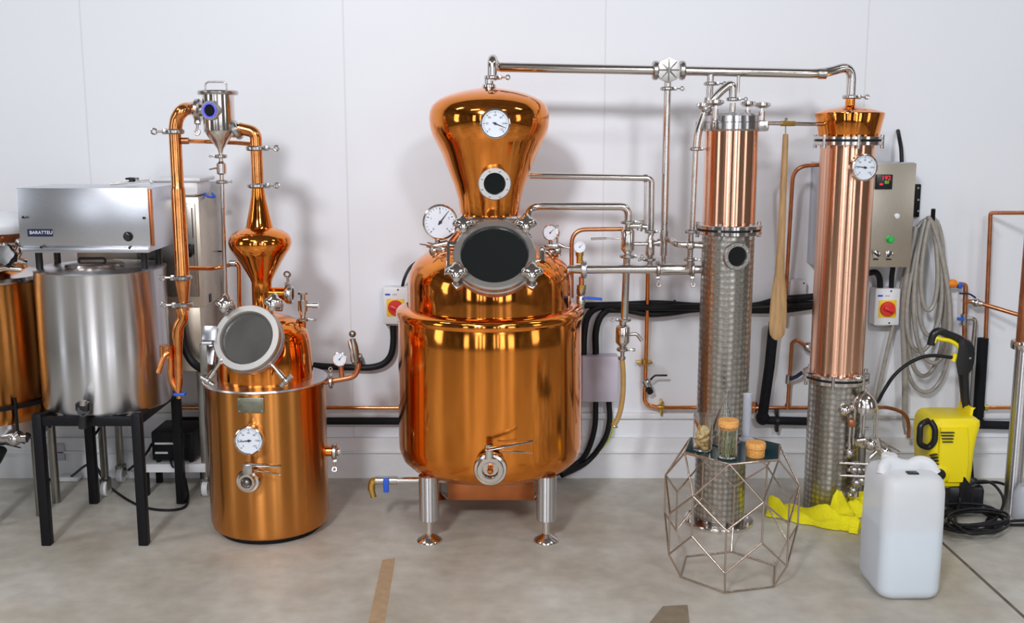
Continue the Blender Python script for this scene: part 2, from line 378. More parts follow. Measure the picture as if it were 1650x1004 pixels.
def clamp(parent, p, axis, r, wing=None, name='clamp', m='steel_cast', k=1.75, hgt=None):
    b = MB(); h = hgt or max(0.007, r * .42); a = Vector(axis).normalized()
    b.lathe(p, a, [(r * .9, -h), (r * k * .86, -h), (r * k, -h * .5), (r * k, h * .5), (r * k * .86, h), (r * .9, h)], 24)
    if wing is not None:
        d = Vector(wing); d = (d - a * d.dot(a)).normalized(); s = a.cross(d); p = Vector(p)
        b.box(p + d * r * k, (r * .9,) * 3, Matrix((d, s, a)).transposed(), bev=r * .15)
        b.cyl(p + d * r * k, p + d * (r * k + r * 1.3), r * .2, n=8)
        b.torus(p + d * (r * k + r * 1.7), s, r * .42, r * .16, 12, 6)
    return b.build(name, m, parent)
def gauge(parent, c, nrm, r, ang, depth=None, name='gauge', ticks=20, nums=None, rim='steel', face='dial'):
    depth = depth or r * .55; u, v, n = frame(nrm); c = Vector(c)   # c: centre of the dial face
    g = MB().lathe(c, n, [(0, -depth), (r * .86, -depth), (r * .96, -depth * .9), (r * .98, -depth * .2), (r * 1.04, 0), (r * 1.04, r * .1), (r * .97, r * .14), (r * .93, r * .1), (r * .93, 0), (0, 0)], 40).build(name, rim, parent)
    MB().disc(c, n, r * .925, r * .03, 40).build('dial', face, g)
    t = MB()
    for i in range(ticks + 1):
        a = math.radians(-135 + 270 * i / ticks); d = v * math.cos(a) + u * math.sin(a); q = v.cross(n) if False else n.cross(d)
        L = .13 if i % 5 == 0 else .07
        t.box(c + d * r * (.84 - L / 2) + n * r * .035, (r * (.03 if i % 5 else .05), r * L, r * .012), Matrix((q, d, n)).transposed())
    t.build('dial_marks', 'ink', g)
    if nums:
        for i, s in enumerate(nums):
            a = math.radians(-135 + 270 * i / (len(nums) - 1)); d = v * math.cos(a) + u * math.sin(a)
            text(s, r * .2, 'ink', g, c + d * r * .57 + n * r * .035, n, 'dial_number', r * .004)
    a = math.radians(ang); d = v * math.cos(a) + u * math.sin(a); q = n.cross(d); nd = MB()
    P = c + n * r * .07
    nd.prism([P - d * r * .18 - q * r * .045, P - d * r * .18 + q * r * .045, P + d * r * .78 + q * r * .012, P + d * r * .78 - q * r * .012], n * r * .02)
    nd.disc(P - n * r * .01, n, r * .09, r * .05, 16)
    nd.build('needle', 'ink', g)
    return g
def porthole(parent, c, nrm, ro, ri, depth, glassm='glass_dark', bolts=8, name='sight_glass', ring='satin'):
    u, v, n = frame(nrm); c = Vector(c)
    h = ro * .16; b = MB()
    b.lathe(c, n, [(ri * 1.08, -depth), (ri * 1.12, -h), (ro, -h), (ro, h * .6), (ro * .95, h), (ri * 1.06, h), (ri, h * .4), (ri, -h * .2)], 40)
    g = b.build(name, ring, parent)
    MB().disc(c - n * h * .25, n, ri * 1.02, 0.003, 36).build('glass', glassm, g)
    if bolts:
        for i in range(bolts):
            a = 2 * PI * (i + .5) / bolts
            MB().lathe(c + (u * math.cos(a) + v * math.sin(a)) * (ro + ri) * .505 + n * h, n, [(0, -.002), (ro * .075, -.002), (ro * .075, ro * .06), (0, ro * .07)], 6).build('bolt', 'steel_cast', g)
    return g
def star_knob(parent, c, nrm, r, name='knob', m='steel'):
    h = r * .75
    return MB().lathe(c, nrm, [(0, -h * .6), (r * .5, -h * .6), (r * .85, -h * .4), (r, 0), (r * .85, h * .45), (r * .5, h * .7), (0, h * .75)], 40, 4, .17).build(name, m, parent)
def lever(parent, a, b, w, t=0.006, name='lever', m='steel', taper=.8):
    a, b = Vector(a), Vector(b); d = b - a
    return MB().tube([a, a + d * .08, a + d * .5, a + d * .92, b], [w * .7, w, w * (1 + taper) / 2, w * taper, w * taper * .7], 10, flat=.5).build(name, m, parent)
def grab(bm_pts, r, name, m, parent, n=14): return MB().tube(bm_pts, r, n).build(name, m, parent)
X1, Y1, Z1 = Vector((1, 0, 0)), Vector((0, 1, 0)), Vector((0, 0, 1))

# ------------------------------------------------------------------ the setting
struct(MB().box2((-6, -9.5, -0.1), (6, 0.2, 0)).build('floor', 'floor', org=(0, 0, 0)))
struct(MB().box2((-6, 0, 0), (6, 0.15, 4.4)).build('wall_back', 'wall', org=(0, 0, 0)))
struct(MB().box2((-6.1, -9.5, 0), (-6, 0.2, 4.4)).build('wall_left', 'hall_wall', org=(-6, 0, 0)))
struct(MB().box2((6, -9.5, 0), (6.1, 0.2, 4.4)).build('wall_right', 'hall_wall', org=(6, 0, 0)))
struct(MB().box2((-6, -9.6, 0), (6, -9.5, 4.4)).build('wall_front', 'hall_dark', org=(0, -9.5, 0)))
struct(MB().box2((-6, -9.5, 4.4), (6, 0.2, 4.5)).build('ceiling', 'ceil', org=(0, 0, 4.4)))
zb = at(825, 706, -.02).z
bb = MB().box2((-6, -0.022, 0), (6, 0, zb)); bb.box2((-6, -0.034, at(825, 724, 0).z - .01), (6, 0, at(825, 724, 0).z), bev=.003)
struct(bb.build('baseboard_back', 'white_pl', org=(0, 0, 0)))
zt = at(825, 669, 0).z
struct(MB().box2((-6, -0.02, zt - .013), (6, 0, zt + .013), bev=.003).build('trim_1', 'white_pl', org=(0, 0, zt)))
a, b = ground(1500, 858), ground(1665, 1008); d = (b - a).normalized(); q = Vector((-d.y, d.x, 0)) * .006
struct(MB().prism([a - q, b - q, b + q, a + q], (0, 0, .0008)).build('trim_2', 'seam', org=a))
tp = [ground(592, 1010), ground(619, 1010), ground(637, 899), ground(616, 903)]
tag(MB().prism(tp, (0, 0, .0008)).build('floor_tape', 'tape'), 'strip of tan tape stuck to the floor in front of the big copper still', 'tape')
tp = [ground(1040, 1012), ground(1112, 1012), ground(1108, 975), ground(1068, 977)]
tag(MB().prism(tp, (0, 0, .0008)).build('floor_tape', 'tape_brown'), 'short brown patch of tape on the floor at the bottom edge, before the wire table', 'tape')

# ================================================================== big copper still
A = Ax(790, 640, -.53); AO = A.o
T = thing('copper_still', 'biggest copper still, on steel legs, with onion-shaped copper helmet and round black manway', 'still', AO)
zbt = A.z(746)
BR = A.r(147, 600)
body = MB().lathe(AO, Z1, [(0, zbt - .004)] + A.prof([(112, 745), (130, 740), (141, 730), (146, 716), (147, 704), (147, 660), (147, 600), (147, 540), (147, 506)]) + [(A.r(147, 506) - .01, A.z(500)), (0, A.z(500))], 96).build('body', 'copper_body', T)
MB().lathe(AO, Z1, A.prof([(130, 508), (149.5, 508), (151, 503), (150, 497), (147, 494), (136, 491), (130, 491)]), 96).build('body_rim', 'copper', T)
sh = MB().lathe(AO, Z1, A.prof([(131, 503), (131, 475), (131, 450), (129, 438), (124, 427), (116, 417), (105, 409), (90, 402), (72, 397), (55, 393), (51, 385), (50, 347)]), 80).build('shoulder', 'copper', T)
hel = MB().lathe(AO, Z1, A.prof([(47, 350), (47, 343), (50, 322), (57, 298), (66, 275), (76, 248), (86, 229), (92, 217), (95.5, 205), (97, 192), (96, 180), (92, 170), (84, 162), (73, 156), (60, 151), (45, 147), (30, 144), (16, 142), (9, 140)]), 80).build('helmet', 'copper', T)
MB().lathe(AO, Z1, A.prof([(47, 357), (56, 357), (58, 354), (58, 349), (55, 346), (46, 346)]), 48).build('collar', 'steel', T)
MB().lathe(AO, Z1, A.prof([(8, 143), (11, 141), (11, 137), (7.5, 135), (7.5, 128)]), 24).build('vapour_nozzle', 'steel', T)
# porthole and thermometer on the helmet
yh = -.53 - A.r(57, 297)
porthole(T, at(797, 296, yh - .035), (0.02, -1, 0), A.r(25.5, 296), A.r(16, 296), .06)
yt = -.53 - A.r(96, 198) - .02
gauge(T, at(798, 199, yt), (0.03, -1, -.05), A.r(22, 198), 112, .04, 'thermometer', 30, ['0', '20', '40', '60', '80', '100', '120'])
# manway
mc = at(797, 411, -.83); n = Vector((0, -1, .82)).normalized(); ro, ri = .151, .122
u, v, n = frame(n)
MB().lathe(mc, n, [(ri * .93, -.34), (ri * 1.0, -.02)], 56).build('manway_neck', 'copper', T)
mw = MB().lathe(mc, n, [(ri, -.05), (ro * .99, -.05), (ro, -.045), (ro, -.024), (ro * .97, -.02), (ro * .97, -.014), (ro, -.012), (ro, .006), (ro * .96, .012), (ri * 1.02, .012), (ri * .99, .006), (ri * .99, -.012)], 64).build('manway', 'satin', T)
MB().disc(mc - n * .006, n, ri, .004, 64).build('glass', 'glass_dark', mw)
for ax, ay in ((-.86, .88), (.86, .88), (-.9, -.62), (.9, -.62)):
    d = (u * ax + v * ay).normalized(); pc = mc + d * ro * 1.08
    MB().cyl(pc - n * .07, pc + n * .03, .007, n=10).build('clamp_bolt', 'steel_cast', mw)
    b_ = MB().box(pc - n * .055, (.034, .034, .02), Matrix((d, n.cross(d), n)).transposed(), .004); b_.ball(pc - n * .005, .014, 12); b_.build('bolt_lug', 'steel_cast', mw)
    star_knob(mw, pc + n * .035, n, .036)
hb = MB(); hp = mc - u * ro * 1.1 - v * .005
hb.box(hp + u * .02 - v * .05, (.05, .02, .02), Matrix((u, v, n)).transposed(), .003); hb.box(hp + u * .02 + v * .05, (.05, .02, .02), Matrix((u, v, n)).transposed(), .003)
hb.box(hp - u * .002, (.012, .12, .02), Matrix((u, v, n)).transposed(), .003); hb.cyl(hp - v * .085, hp - v * .055, .014, n=14)
hb.build('hinge', 'steel', mw)
kb = MB(); kp = mc + u * ro * 1.15 + v * .01
kb.ball(kp + v * .012, .013); kb.cyl(kp - v * .04, kp, .011, n=12); kb.cyl(kp - v * .04 - u * .03, kp - v * .03, .006, n=8)
kb.build('latch', 'steel', mw)
# big pressure gauge on its valve cluster
gp = at(709, 358, -.62)
gauge(T, gp, (.28, -1, .06), .0655, 38, .035, 'pressure_gauge', 20, ['0', '1', '2', '3', '4'])
vc = MB(); W = lambda x, y, Y=-.60: at(x, y, Y)
vc.cyl(W(705, 386), W(705, 400), .010); vc.tube(bend([W(688, 394), W(706, 398), W(724, 410), W(738, 425, -.62)], .02), .011)
vc.cyl(W(695, 398), W(722, 392), .014); vc.ball(W(700, 404), .022); vc.ball(W(714, 402), .02); vc.cyl(W(700, 400), W(706, 425), .013); vc.cyl(W(693, 414), W(715, 416), .017)
vc.cyl(W(706, 414), W(720, 432), .012); vc.tube([W(714, 398), W(730, 388), W(741, 378)], .009)
vc.build('valve_cluster', 'steel_cast', T)
lever(T, W(700, 397, -.64), W(676, 393, -.64), .007, name='valve_handle')
MB().cyl(W(728, 392), W(741, 376), .016).build('gauge_siphon', 'copper_under', T)
# vacuum gauge with small thermometer and fittings
gp = at(887, 375, -.58); gauge(T, gp, (-.45, -1, .05), .030, 45, .03, 'vacuum_gauge', 10)
vc = MB(); W = lambda x, y, Y=-.56: at(x, y, Y)
vc.cyl(W(887, 385), W(887, 398), .008); vc.box(W(889, 397), (.05, .022, .018), bev=.004); vc.cyl(W(880, 395), W(877, 418), .009); vc.cyl(W(895, 398), W(901, 413), .01)
vc.ball(W(898, 404), .017); vc.cyl(W(900, 394), W(909, 398), .008); vc.cyl(W(909, 398), W(918, 400), .004); vc.cyl(W(872, 402), W(884, 408), .012); vc.cyl(W(884, 410), W(874, 424), .013); vc.ball(W(888, 406), .014)
vc.build('gauge_fittings', 'steel_cast', T)
MB().cyl(W(898, 362), W(898, 392), .0045).build('relief_pin', 'steel', T)
# outlet valve low on the front
vy = -.53 - BR
vo = at(790, 757, vy - .05)
ov = MB().lathe(vo, (0, -1, 0), [(.03, -.07), (.03, -.03), (.058, -.03), (.062, -.022), (.062, -.006), (.058, .002), (.05, .004), (.046, .012), (.032, .012), (.028, .004), (.026, -.01), (0, -.01)], 40).build('outlet_valve', 'steel', T)
MB().lathe(vo + Vector((0, -.004, 0)), (0, -1, 0), [(.010, 0), (.012, .012), (.006, .02), (0, .021)], 16).build('valve_stem', 'copper', ov)
MB().cyl(at(788, 738, vy - .05), at(788, 716, vy - .05), .016).build('valve_neck', 'steel', ov)
lever(ov, at(783, 725, vy - .075), at(859, 711, vy - .075), .013, name='lever')
lever(ov, at(806, 727, vy - .07), at(856, 730, vy - .07), .008, name='trigger')
# drain pipe with a blue handled tap
DY = -.66; zd = at(650, 774, DY)
D = lambda x, y=774: at(x, y, DY)
MB().tube(bend([D(612), D(720), D(720) + Vector((0, .08, 0)), D(720) + Vector((0, .08, .09))], .02), .0125).build('drain_pipe', 'steel', T)
dt = MB().cyl(D(606), D(640), .017).build('drain_tap', 'steel_cast', T)
MB().tube(bend([D(608), D(600, 775), D(598, 786), D(602, 801)], .015), [.015] * 2 + [.014] * 14 + [.012] * 2).build('spout', 'brass', dt)
MB().box(at(622, 782, DY - .022), (.022, .012, .06), bev=.005).build('handle', 'blue_pl', dt, label='blue drain tap handle')
# copper heater box beneath and the four legs
z0 = at(790, 807, -.60).z
MB().box2((at(722, 790, -.60).x, -.60, z0), (at(861, 790, -.60).x, -.3, zbt + .004), bev=.006).build('heater_box', 'copper_under', T)
g1, g2 = ground(692, 872), ground(880, 872)
for sx in (0, 1):
    for back in (0, 1):
        g = (g1, g2)[sx].copy()
        if back: g.y = 2 * A.Y - g.y
        L = MB().lathe((g.x, g.y, 0), Z1, [(0, .085), (.034, .085), (.0385, .09), (.0385, zbt + .03), (0, zbt + .03)], 32).build('leg', 'steel_br', T)
        MB().lathe((g.x, g.y, 0), Z1, [(0, 0), (.047, 0), (.049, .004), (.046, .01), (.022, .024), (.014, .032), (.013, .09), (0, .09)], 32).build('foot', 'steel', L)

# ================================================================== small copper still (left)
B = Ax(433, 740, -.62); BO = B.o
T = thing('copper_still', 'small copper pot still on the floor, with slender bulbed swan neck and round grey manway', 'still', BO)
R2 = B.r(93.5, 740)
MB().lathe(BO, Z1, [(0, .02), (R2 * .90, .02), (R2 * .97, .03), (R2, .055), (R2, B.z(760)), (R2, B.z(700)), (R2, B.z(650)), (R2, B.z(612)), (R2 - .01, B.z(611)), (0, B.z(611))], 96).build('body', 'copper_drum', T)
MB().lathe(BO, Z1, [(0, 0), (R2 * .84, 0), (R2 * .86, .022), (0, .022)], 48).build('base_ring', 'black_paint', T)
MB().lathe(BO, Z1, [(B.r(60, 610), B.z(612)), (R2 + .008, B.z(612)), (R2 + .011, B.z(611)), (R2 + .009, B.z(608.5)), (B.r(60, 610), B.z(607))], 96).build('top_plate', 'steel_sheet', T)
MB().lathe(BO, Z1, B.prof([(76, 611), (76, 590), (75, 570), (73, 550), (70, 537), (65, 527), (57, 519), (46, 513), (32, 509), (18, 506), (16, 498), (16, 460)]), 72).build('shoulder', 'copper', T)
MB().lathe(BO, Z1, B.prof([(16, 470), (16, 455), (18, 449), (24, 438), (32, 424), (40, 411), (47, 401), (50, 392), (49, 384), (45, 378), (36, 372), (27, 369), (22, 367), (20.5, 363), (18, 350), (14.5, 334), (11.5, 318), (10, 305), (9.5, 299)]), 64).build('neck_bulb', 'copper', T)
MB().lathe(BO, Z1, B.prof([(9.5, 300), (9.5, 239)]), 24).build('neck_pipe', 'copper_pipe', T)
clamp(T, (B.X, B.Y, B.z(299)), Z1, B.r(9.5, 299), (1, -.2, 0)); clamp(T, (B.X, B.Y, B.z(239)), Z1, B.r(9.5, 239), (1, -.1, 0))
# manway
mc = at(398, 545, -.85); u, v, n = frame(Vector((-.16, -1, .52))); ro, ri = .127, .096
MB().lathe(mc, n, [(ri * .98, -.26), (ri * 1.05, -.12), (ri * 1.05, -.03)], 48).build('manway_neck', 'copper', T)
mw = MB().lathe(mc, n, [(ri, -.05), (ro * .99, -.05), (ro, -.045), (ro, -.022), (ro * .97, -.018), (ro, -.014), (ro, .004), (ro * .97, .009), (ri * 1.06, .009), (ri * 1.0, .002), (ri * .99, -.018)], 64).build('manway', 'satin', T)
MB().disc(mc - n * .016, n, ri, .004, 56).build('glass', 'glass_grey', mw)
for i in range(24):
    a_ = 2 * PI * i / 24
for px, py in ((366, 492), (444, 490)):
    pk = at(px, py, -.80); bl = MB().cyl(pk - n * .05, pk + n * .02, .007, n=10); bl.box(pk - n * .035, (.03, .03, .02), Matrix((u, v, n)).transposed(), .004); bl.build('clamp_bolt', 'steel_cast', mw)
    star_knob(mw, pk + n * .025, n, .032)
for p1, p2 in (((356, 582), (334, 614)), ((434, 583), (461, 614))):
    q1, q2 = at(*p1, -.88), at(*p2, -.90); d = (q2 - q1).normalized()
    bl = MB().cyl(q1, q2, .006, n=10); bl.cyl(q1 + (q2 - q1) * .5, q1 + (q2 - q1) * .85, .011, n=12); bl.box(q1, (.02, .02, .02), bev=.003); bl.build('clamp_bolt', 'steel', mw)
    k_ = MB().cyl(q2 - d.cross(Y1) * .028, q2 + d.cross(Y1) * .028, .010, n=12); k_.ball(q2, .014); k_.build('tee_nut', 'steel_cast', mw)
hb = MB(); Rm = Matrix((u, v, n)).transposed()
hb.box(at(338, 537, -.84), (.05, .055, .012), Rm, .002); hb.box(at(340, 572, -.83), (.028, .075, .012), Rm, .002); hb.cyl(at(326, 553, -.85), at(342, 553, -.85), .008); hb.build('hinge_plate', 'steel_sheet', mw)
MB().box(at(330, 578, -.84), (.028, .03, .115), None, .002).build('hinge_post', 'steel_dark', mw)
# plate, thermometer and outlet valve on the front of the drum
fy = -.62 - R2
def front(px, py, off=0.0):                             # point on the front of the drum
    p = at(px, py, fy)
    dx = p.x - B.X; y = B.Y - math.sqrt(max(R2 ** 2 - dx * dx, 0)) - off
    p = at(px, py, y); return p
pp = front(404, 653, .004); nn = Vector((pp.x - B.X, pp.y - B.Y, 0)).normalized(); q = nn.cross(Z1)
np_ = MB().box(pp, (.098, .006, .058), Matrix((q, nn, Z1)).transposed(), .002).build('name_plate', 'plate_green', T)
for sx in (-1, 1):
    for sz in (-1, 1): MB().disc(pp + q * sx * .042 + Z1 * sz * .022 + nn * .003, nn, .003, .002, 8).build('rivet', 'steel_cast', np_)
for k_, (sw, zz) in enumerate(((.05, .012), (.062, 0), (.045, -.011))):
    MB().box(pp + Z1 * zz + nn * .0032, (sw, .0005, .003), Matrix((q, nn, Z1)).transposed()).build('plate_marking', 'steel_dark', np_)
gp = front(401, 710, .045); gauge(T, gp, (nn.x * .6, -1, .02), .0515, 84 + 180, .045, 'thermometer', 30, ['0', '20', '40', '60', '80', '100', '120'])
vo = front(399, 776, .05)
ov = MB().lathe(vo, (-.1, -1, 0), [(.025, -.06), (.025, -.03), (.042, -.03), (.046, -.022), (.046, -.006), (.042, .002), (.034, .004), (.030, .014), (.022, .014), (.019, 0), (0, -.012)], 36).build('outlet_valve', 'steel', T)
MB().ball(vo + Vector((0, -.008, 0)), .013).build('valve_ball', 'steel_dark', ov)
MB().box(front(400, 755, .05), (.038, .03, .045), None, .008).build('valve_neck', 'steel_cast', ov)
lever(ov, front(397, 749, .075), at(453, 751, fy - .075), .013, name='lever'); lever(ov, front(412, 758, .07), at(452, 765, fy - .065), .008, name='trigger')
# copper port on the neck, relief valve on the shoulder, side outlet, pressure gauge with tap
pn = MB().cyl((B.X, B.Y, B.z(474)), at(462, 474, -.62), .026).build('side_port', 'copper', T)
clamp(pn, at(466, 474, -.62), X1, .026, (0, -.3, 1), 'port_cap', k=1.5, hgt=.014)
rv = MB(); W = lambda x, y: at(x, y, -.60)
MB().cyl(W(488, 530), W(488, 512), .012).build('relief_stub', 'copper', T)
rv.cyl(W(488, 515), W(488, 490), .009, .017); rv.cyl(W(488, 501), W(488, 484), .019); rv.cyl(W(488, 484), W(488, 474), .010); rv.cyl(W(488, 474), W(488, 471), .02); rv.cyl(W(488, 492), W(512, 492), .009); rv.cyl(W(504, 492), W(513, 492), .012)
rv = rv.build('relief_valve', 'steel', T); clamp(rv, W(488, 515), Z1, .013, (1, 0, 0), 'clamp')
so = MB().cyl(at(520, 727, -.62), at(538, 727, -.62), .02).build('side_outlet', 'copper', T)
clamp(so, at(540, 728, -.62), X1, .02, (0, -.4, -1), 'outlet_cap', hgt=.01); MB().cyl(at(541, 728, -.62), at(548, 727, -.62), .014).build('cap_nut', 'steel', so)
W = lambda x, y: at(x, y, -.60)
fb = MB().tube(bend([W(515, 617), W(545, 612), W(572, 607), W(578, 590), W(575, 583)], .05), .011); fb.cyl(W(551, 610), W(549, 588), .010)
fb = fb.build('steam_fitting', 'copper_dull', T); clamp(fb, W(534, 615), X1, .016, (0, -.2, 1), 'clamp')
gauge(T, at(547, 579, -.615), (.1, -1, 0), .0275, 40, .02, 'pressure_gauge', 10)
sv = MB().lathe(W(574, 588), (W(568, 545) - W(574, 588)), [(0, 0), (.012, 0), (.02, .02), (.018, .05), (.016, .08), (.012, .095), (.011, .105), (0, .106)], 20); sv.ball(W(568, 538), .014); sv.cyl(W(572, 578), W(583, 573), .01); sv.build('safety_valve', 'steel_dark', T)
lever(T, W(564, 547) - Vector((0, .02, 0)), W(571, 582) - Vector((0, .025, 0)), .007, name='valve_lever', m='steel')

# ================================================================== vapour basket with swan neck and condenser (left)
PY = -.62
K = Ax(353, 190, PY); W = lambda x, y, Y=PY: at(x, y, Y)
T = thing('vapour_basket', 'polished steel vapour basket with conical bottom and loop handle, hung between two copper bends', 'vapour basket', (K.X, PY, K.z(245)))
MB().lathe(K.o, Z1, K.prof([(3.5, 246), (5, 240), (14, 227), (24.5, 213), (25, 210), (25, 152), (0, 152)]), 48).build('body', 'steel', T)
lid = MB().lathe(K.o, Z1, K.prof([(0, 153), (31, 153), (32, 151), (32, 148), (30, 146), (0, 145)]), 48).build('lid', 'steel_cast', T)
MB().tube(bend([W(331, 148), W(331, 132), W(365, 132), W(365, 148)], .014), .0035).build('handle', 'steel', lid)
pg = porthole(T, at(339, 178, PY - .085), (-.25, -1, -.02), .036, .022, .05, 'glass_dark')
u, v, n = frame((-.25, -1, -.02)); MB().lathe(at(339, 178, PY - .085), n, [(.0225, .006), (.028, .0075), (.028, .0085), (.0225, .0085)], 32).build('light_ring', 'blue_ring', pg)
clamp(T, W(319, 178), X1, .024, (0, -.3, -1), 'clamp', k=1.8, hgt=.012); MB().cyl(W(318, 178), W(332, 178), .022).build('inlet', 'steel', T)
MB().cyl(W(372, 214), W(384, 208), .022).build('outlet', 'steel', T); clamp(T, W(381, 209), W(388, 206) - W(380, 210), .022, (0, -.4, 1), 'clamp', hgt=.012)
st = MB().cyl((K.X, PY, K.z(246)), (K.X, PY, K.z(300)), .008); st.lathe((K.X, PY, 0), Z1, K.prof([(4, 282), (8, 279), (8, 264), (4, 260)]), 20); st.build('drain_stem', 'steel', T)
for y_ in (252, 293): clamp(T, (K.X, PY, K.z(y_)), Z1, .009, (1 if y_ > 260 else -1, -.2, 0), 'clamp', k=2.6)
lever(T, W(352, 270), W(337, 273), .007, name='valve_lever')
MB().tube([W(358, 298), W(361, 400), W(364, 492, PY + .02)], .0085).build('return_pipe', 'steel', T)

tag(MB().tube(bend([(B.X, B.Y, B.z(236)), (B.X, B.Y, B.z(213)), W(385, 207)], .09, 10), B.r(9.7, 220)).build('swan_neck_bend', 'copper_pipe'), 'short curved copper bend joining the small still to the steel basket', 'copper pipe')

T = thing('condenser', 'tall hooked copper condenser pipe with spirit parrot, left of the small still', 'condenser', W(291, 635))
CY = -.70; Wb = W; W = lambda x, y, Y=CY: at(x, y, Y)
hp = smooth([Wb(318, 177), Wb(308, 175), W(295, 178), W(286, 190), W(283, 205), W(283, 216)], 6)
MB().tube(hp, .0245, 20).build('top_bend', 'copper_pipe', T)
CX = Ax(288, 330, CY)
MB().lathe(CX.o, Z1, CX.prof([(9.8, 212), (9.8, 300), (10.5, 302), (11.2, 306), (11.2, 440), (12, 446), (12, 456), (8, 484), (8, 500)]), 24).build('column', 'copper_pipe', T)
for y_, wd in ((212, -1), (447, -1), (491, -1)): clamp(T, (CX.X, CY, CX.z(y_)), Z1, .023, (wd, -.2, 0), 'clamp', k=1.5)
MB().tube(bend([W(291, 496), W(296, 512), W(287, 525), W(286, 545)], .03), .022).build('elbow', 'copper_pipe', T)
MB().tube([W(286, 540), W(287, 570), W(288, 615), W(287, 632)], [.020, .016, .0155, .012]).build('parrot_tube', 'copper_pipe', T)
MB().tube(bend([W(274, 562), W(275, 612), W(286, 630)], .03), .013).build('parrot_riser', 'copper_pipe', T)
MB().cyl(W(269, 575), W(269, 556), .026).build('parrot_cup', 'copper_pipe', T)
MB().tube(bend([W(272, 568, CY - .03), W(264, 574, CY - .04), W(255, 601, CY - .05)], .02), .0095).build('spout', 'copper_pipe', T)
MB().cyl(W(287, 630), W(289, 642), .011).build('drain_stub', 'brass', T)
MB().box(W(290, 635), (.045, .03, .012), None, .004).build('drain_handle', 'blue_pl', T, label='blue drain handle')
MB().tube([W(297, 227, CY), Wb(330, 228, PY + .05), Wb(380, 230, PY + .05), Wb(414, 233, PY + .02)], .008).build('cross_pipe', 'copper_pipe', T)
MB().cyl(W(293, 227, CY), W(304, 227, CY), .012).build('cross_pipe_union', 'copper_dull', T)
MB().tube(bend([W(297, 432, CY), Wb(345, 433, PY + .05), Wb(381, 424, PY + .05), Wb(385, 430, PY + .05), Wb(386, 498, PY + .06)], .03), .008).build('return_pipe', 'copper_pipe', T)
MB().cyl(Wb(371, 424, PY + .05), Wb(380, 424, PY + .05), .014).build('return_valve', 'steel_cast', T)

# ================================================================== steel tank on a black table, boxy machine on top (left)
TX0, TX1, TY0, TY1 = -1.775, -1.405, -.81, -.35; TZ = .505
T = thing('tank_stand', 'black square-tube stand with four legs under the steel tank', 'stand', ((TX0 + TX1) / 2, (TY0 + TY1) / 2, 0))
fr = MB()
for x in (TX0, TX1): fr.box2((x - .012, TY0, TZ - .035), (x + .012, TY1, TZ), bev=.003)
for y in (TY0, TY1): fr.box2((TX0, y - .012, TZ - .035), (TX1, y + .012, TZ), bev=.003)
for k_ in range(1, 4):
    x = TX0 + (TX1 - TX0) * k_ / 4; fr.box2((x - .012, TY0, TZ - .028), (x + .012, TY1, TZ - .004), bev=.003)
fr.build('frame', 'black_paint', T)
for x in (TX0, TX1):
    for y in (TY0, TY1): MB().box2((x - .018, y - .018, 0), (x + .018, y + .018, TZ + .012), bev=.004).build('leg', 'black_paint', T)
Tk = Ax(170, 550, -.58)
T = thing('steel_tank', 'shiny cylindrical steel tank with black spigot standing on the black stand', 'tank', (Tk.X, -.58, TZ))
r_ = .241; zt_ = Tk.z(429)
MB().lathe(Tk.o, Z1, [(0, TZ), (r_ * .97, TZ), (r_, TZ + .012), (r_, .75), (r_, zt_ - .01), (r_ + .004, zt_ - .004), (r_ - .004, zt_), (r_ - .03, zt_ + .003), (r_ - .05, zt_ + .004), (0, zt_ + .004)], 80).build('body', 'steel_br', T)
lid = MB().lathe((Tk.X + .0, -.64, zt_), Z1, [(0, .004), (.105, .004), (.11, .012), (.105, .02), (.08, .026), (0, .028)], 48).build('lid', 'steel', T)
MB().tube(bend([(Tk.X - .05, -.66, zt_ + .02), (Tk.X - .05, -.66, zt_ + .04), (Tk.X + .05, -.66, zt_ + .04), (Tk.X + .05, -.66, zt_ + .02)], .01), .005).build('lid_handle', 'black_gloss', lid)
sp = MB(); fy2 = -.58 - r_
sp.cyl(at(134, 662, fy2 + .03), at(134, 662, fy2 - .05), .022); sp.box(at(134, 655, fy2 - .035), (.05, .035, .035), None, .008); sp.cyl(at(134, 665, fy2 - .04), at(134, 690, fy2 - .04), .016)
sp = sp.build('spigot', 'black_gloss', T); MB().cyl(at(134, 653, fy2 - .045), at(134, 646, fy2 - .045), .014).build('spigot_knob', 'steel_cast', sp)
# machine
bx0, bx1, by0, by1 = -1.815, -1.338, -.75, -.44; bz0, bz1 = at(100, 406, by0).z, at(100, 303, by0).z
T = thing('bottling_machine', 'boxy brushed steel machine with navy maker label, raised above the steel tank', 'machine', ((bx0 + bx1) / 2, (by0 + by1) / 2, zt_))
MB().box2((bx0, by0, bz0), (bx1, by1, bz1), bev=.004).build('housing', 'steel_sheet', T)
MB().box2((bx0 - .002, by0 - .006, bz0 + .022), (bx1 + .002, by0 + .002, bz1), bev=.002).build('front_panel', 'steel_sheet', T)
MB().box2((bx0 + .002, by0 - .014, bz0 - .002), (bx1 - .002, by0 + .01, bz0 + .018), bev=.003).build('front_lip', 'steel_sheet', T)
MB().box2((bx1 - .001, by0 + .006, bz0 + .02), (bx1 + .008, by0 + .03, bz1 - .006), bev=.002).build('side_edge', 'copper_under', T)
lb = MB().box2((at(46, 377, by0).x, by0 - .0085, at(46, 381, by0).z), (at(86, 377, by0).x, by0 - .005, at(46, 369, by0).z)).build('maker_label', 'navy', T)
text('BARATTEU', .0172, 'label_white', lb, at(66, 375, by0 - .009), (0, -1, 0), 'lettering', .0004)
kn = MB().lathe(at(207, 381, by0 - .005), (0, -1, 0), [(0, 0), (.018, 0), (.018, .006), (.012, .012), (.011, .022), (0, .022)], 28).build('dial_knob', 'black_gloss', T)
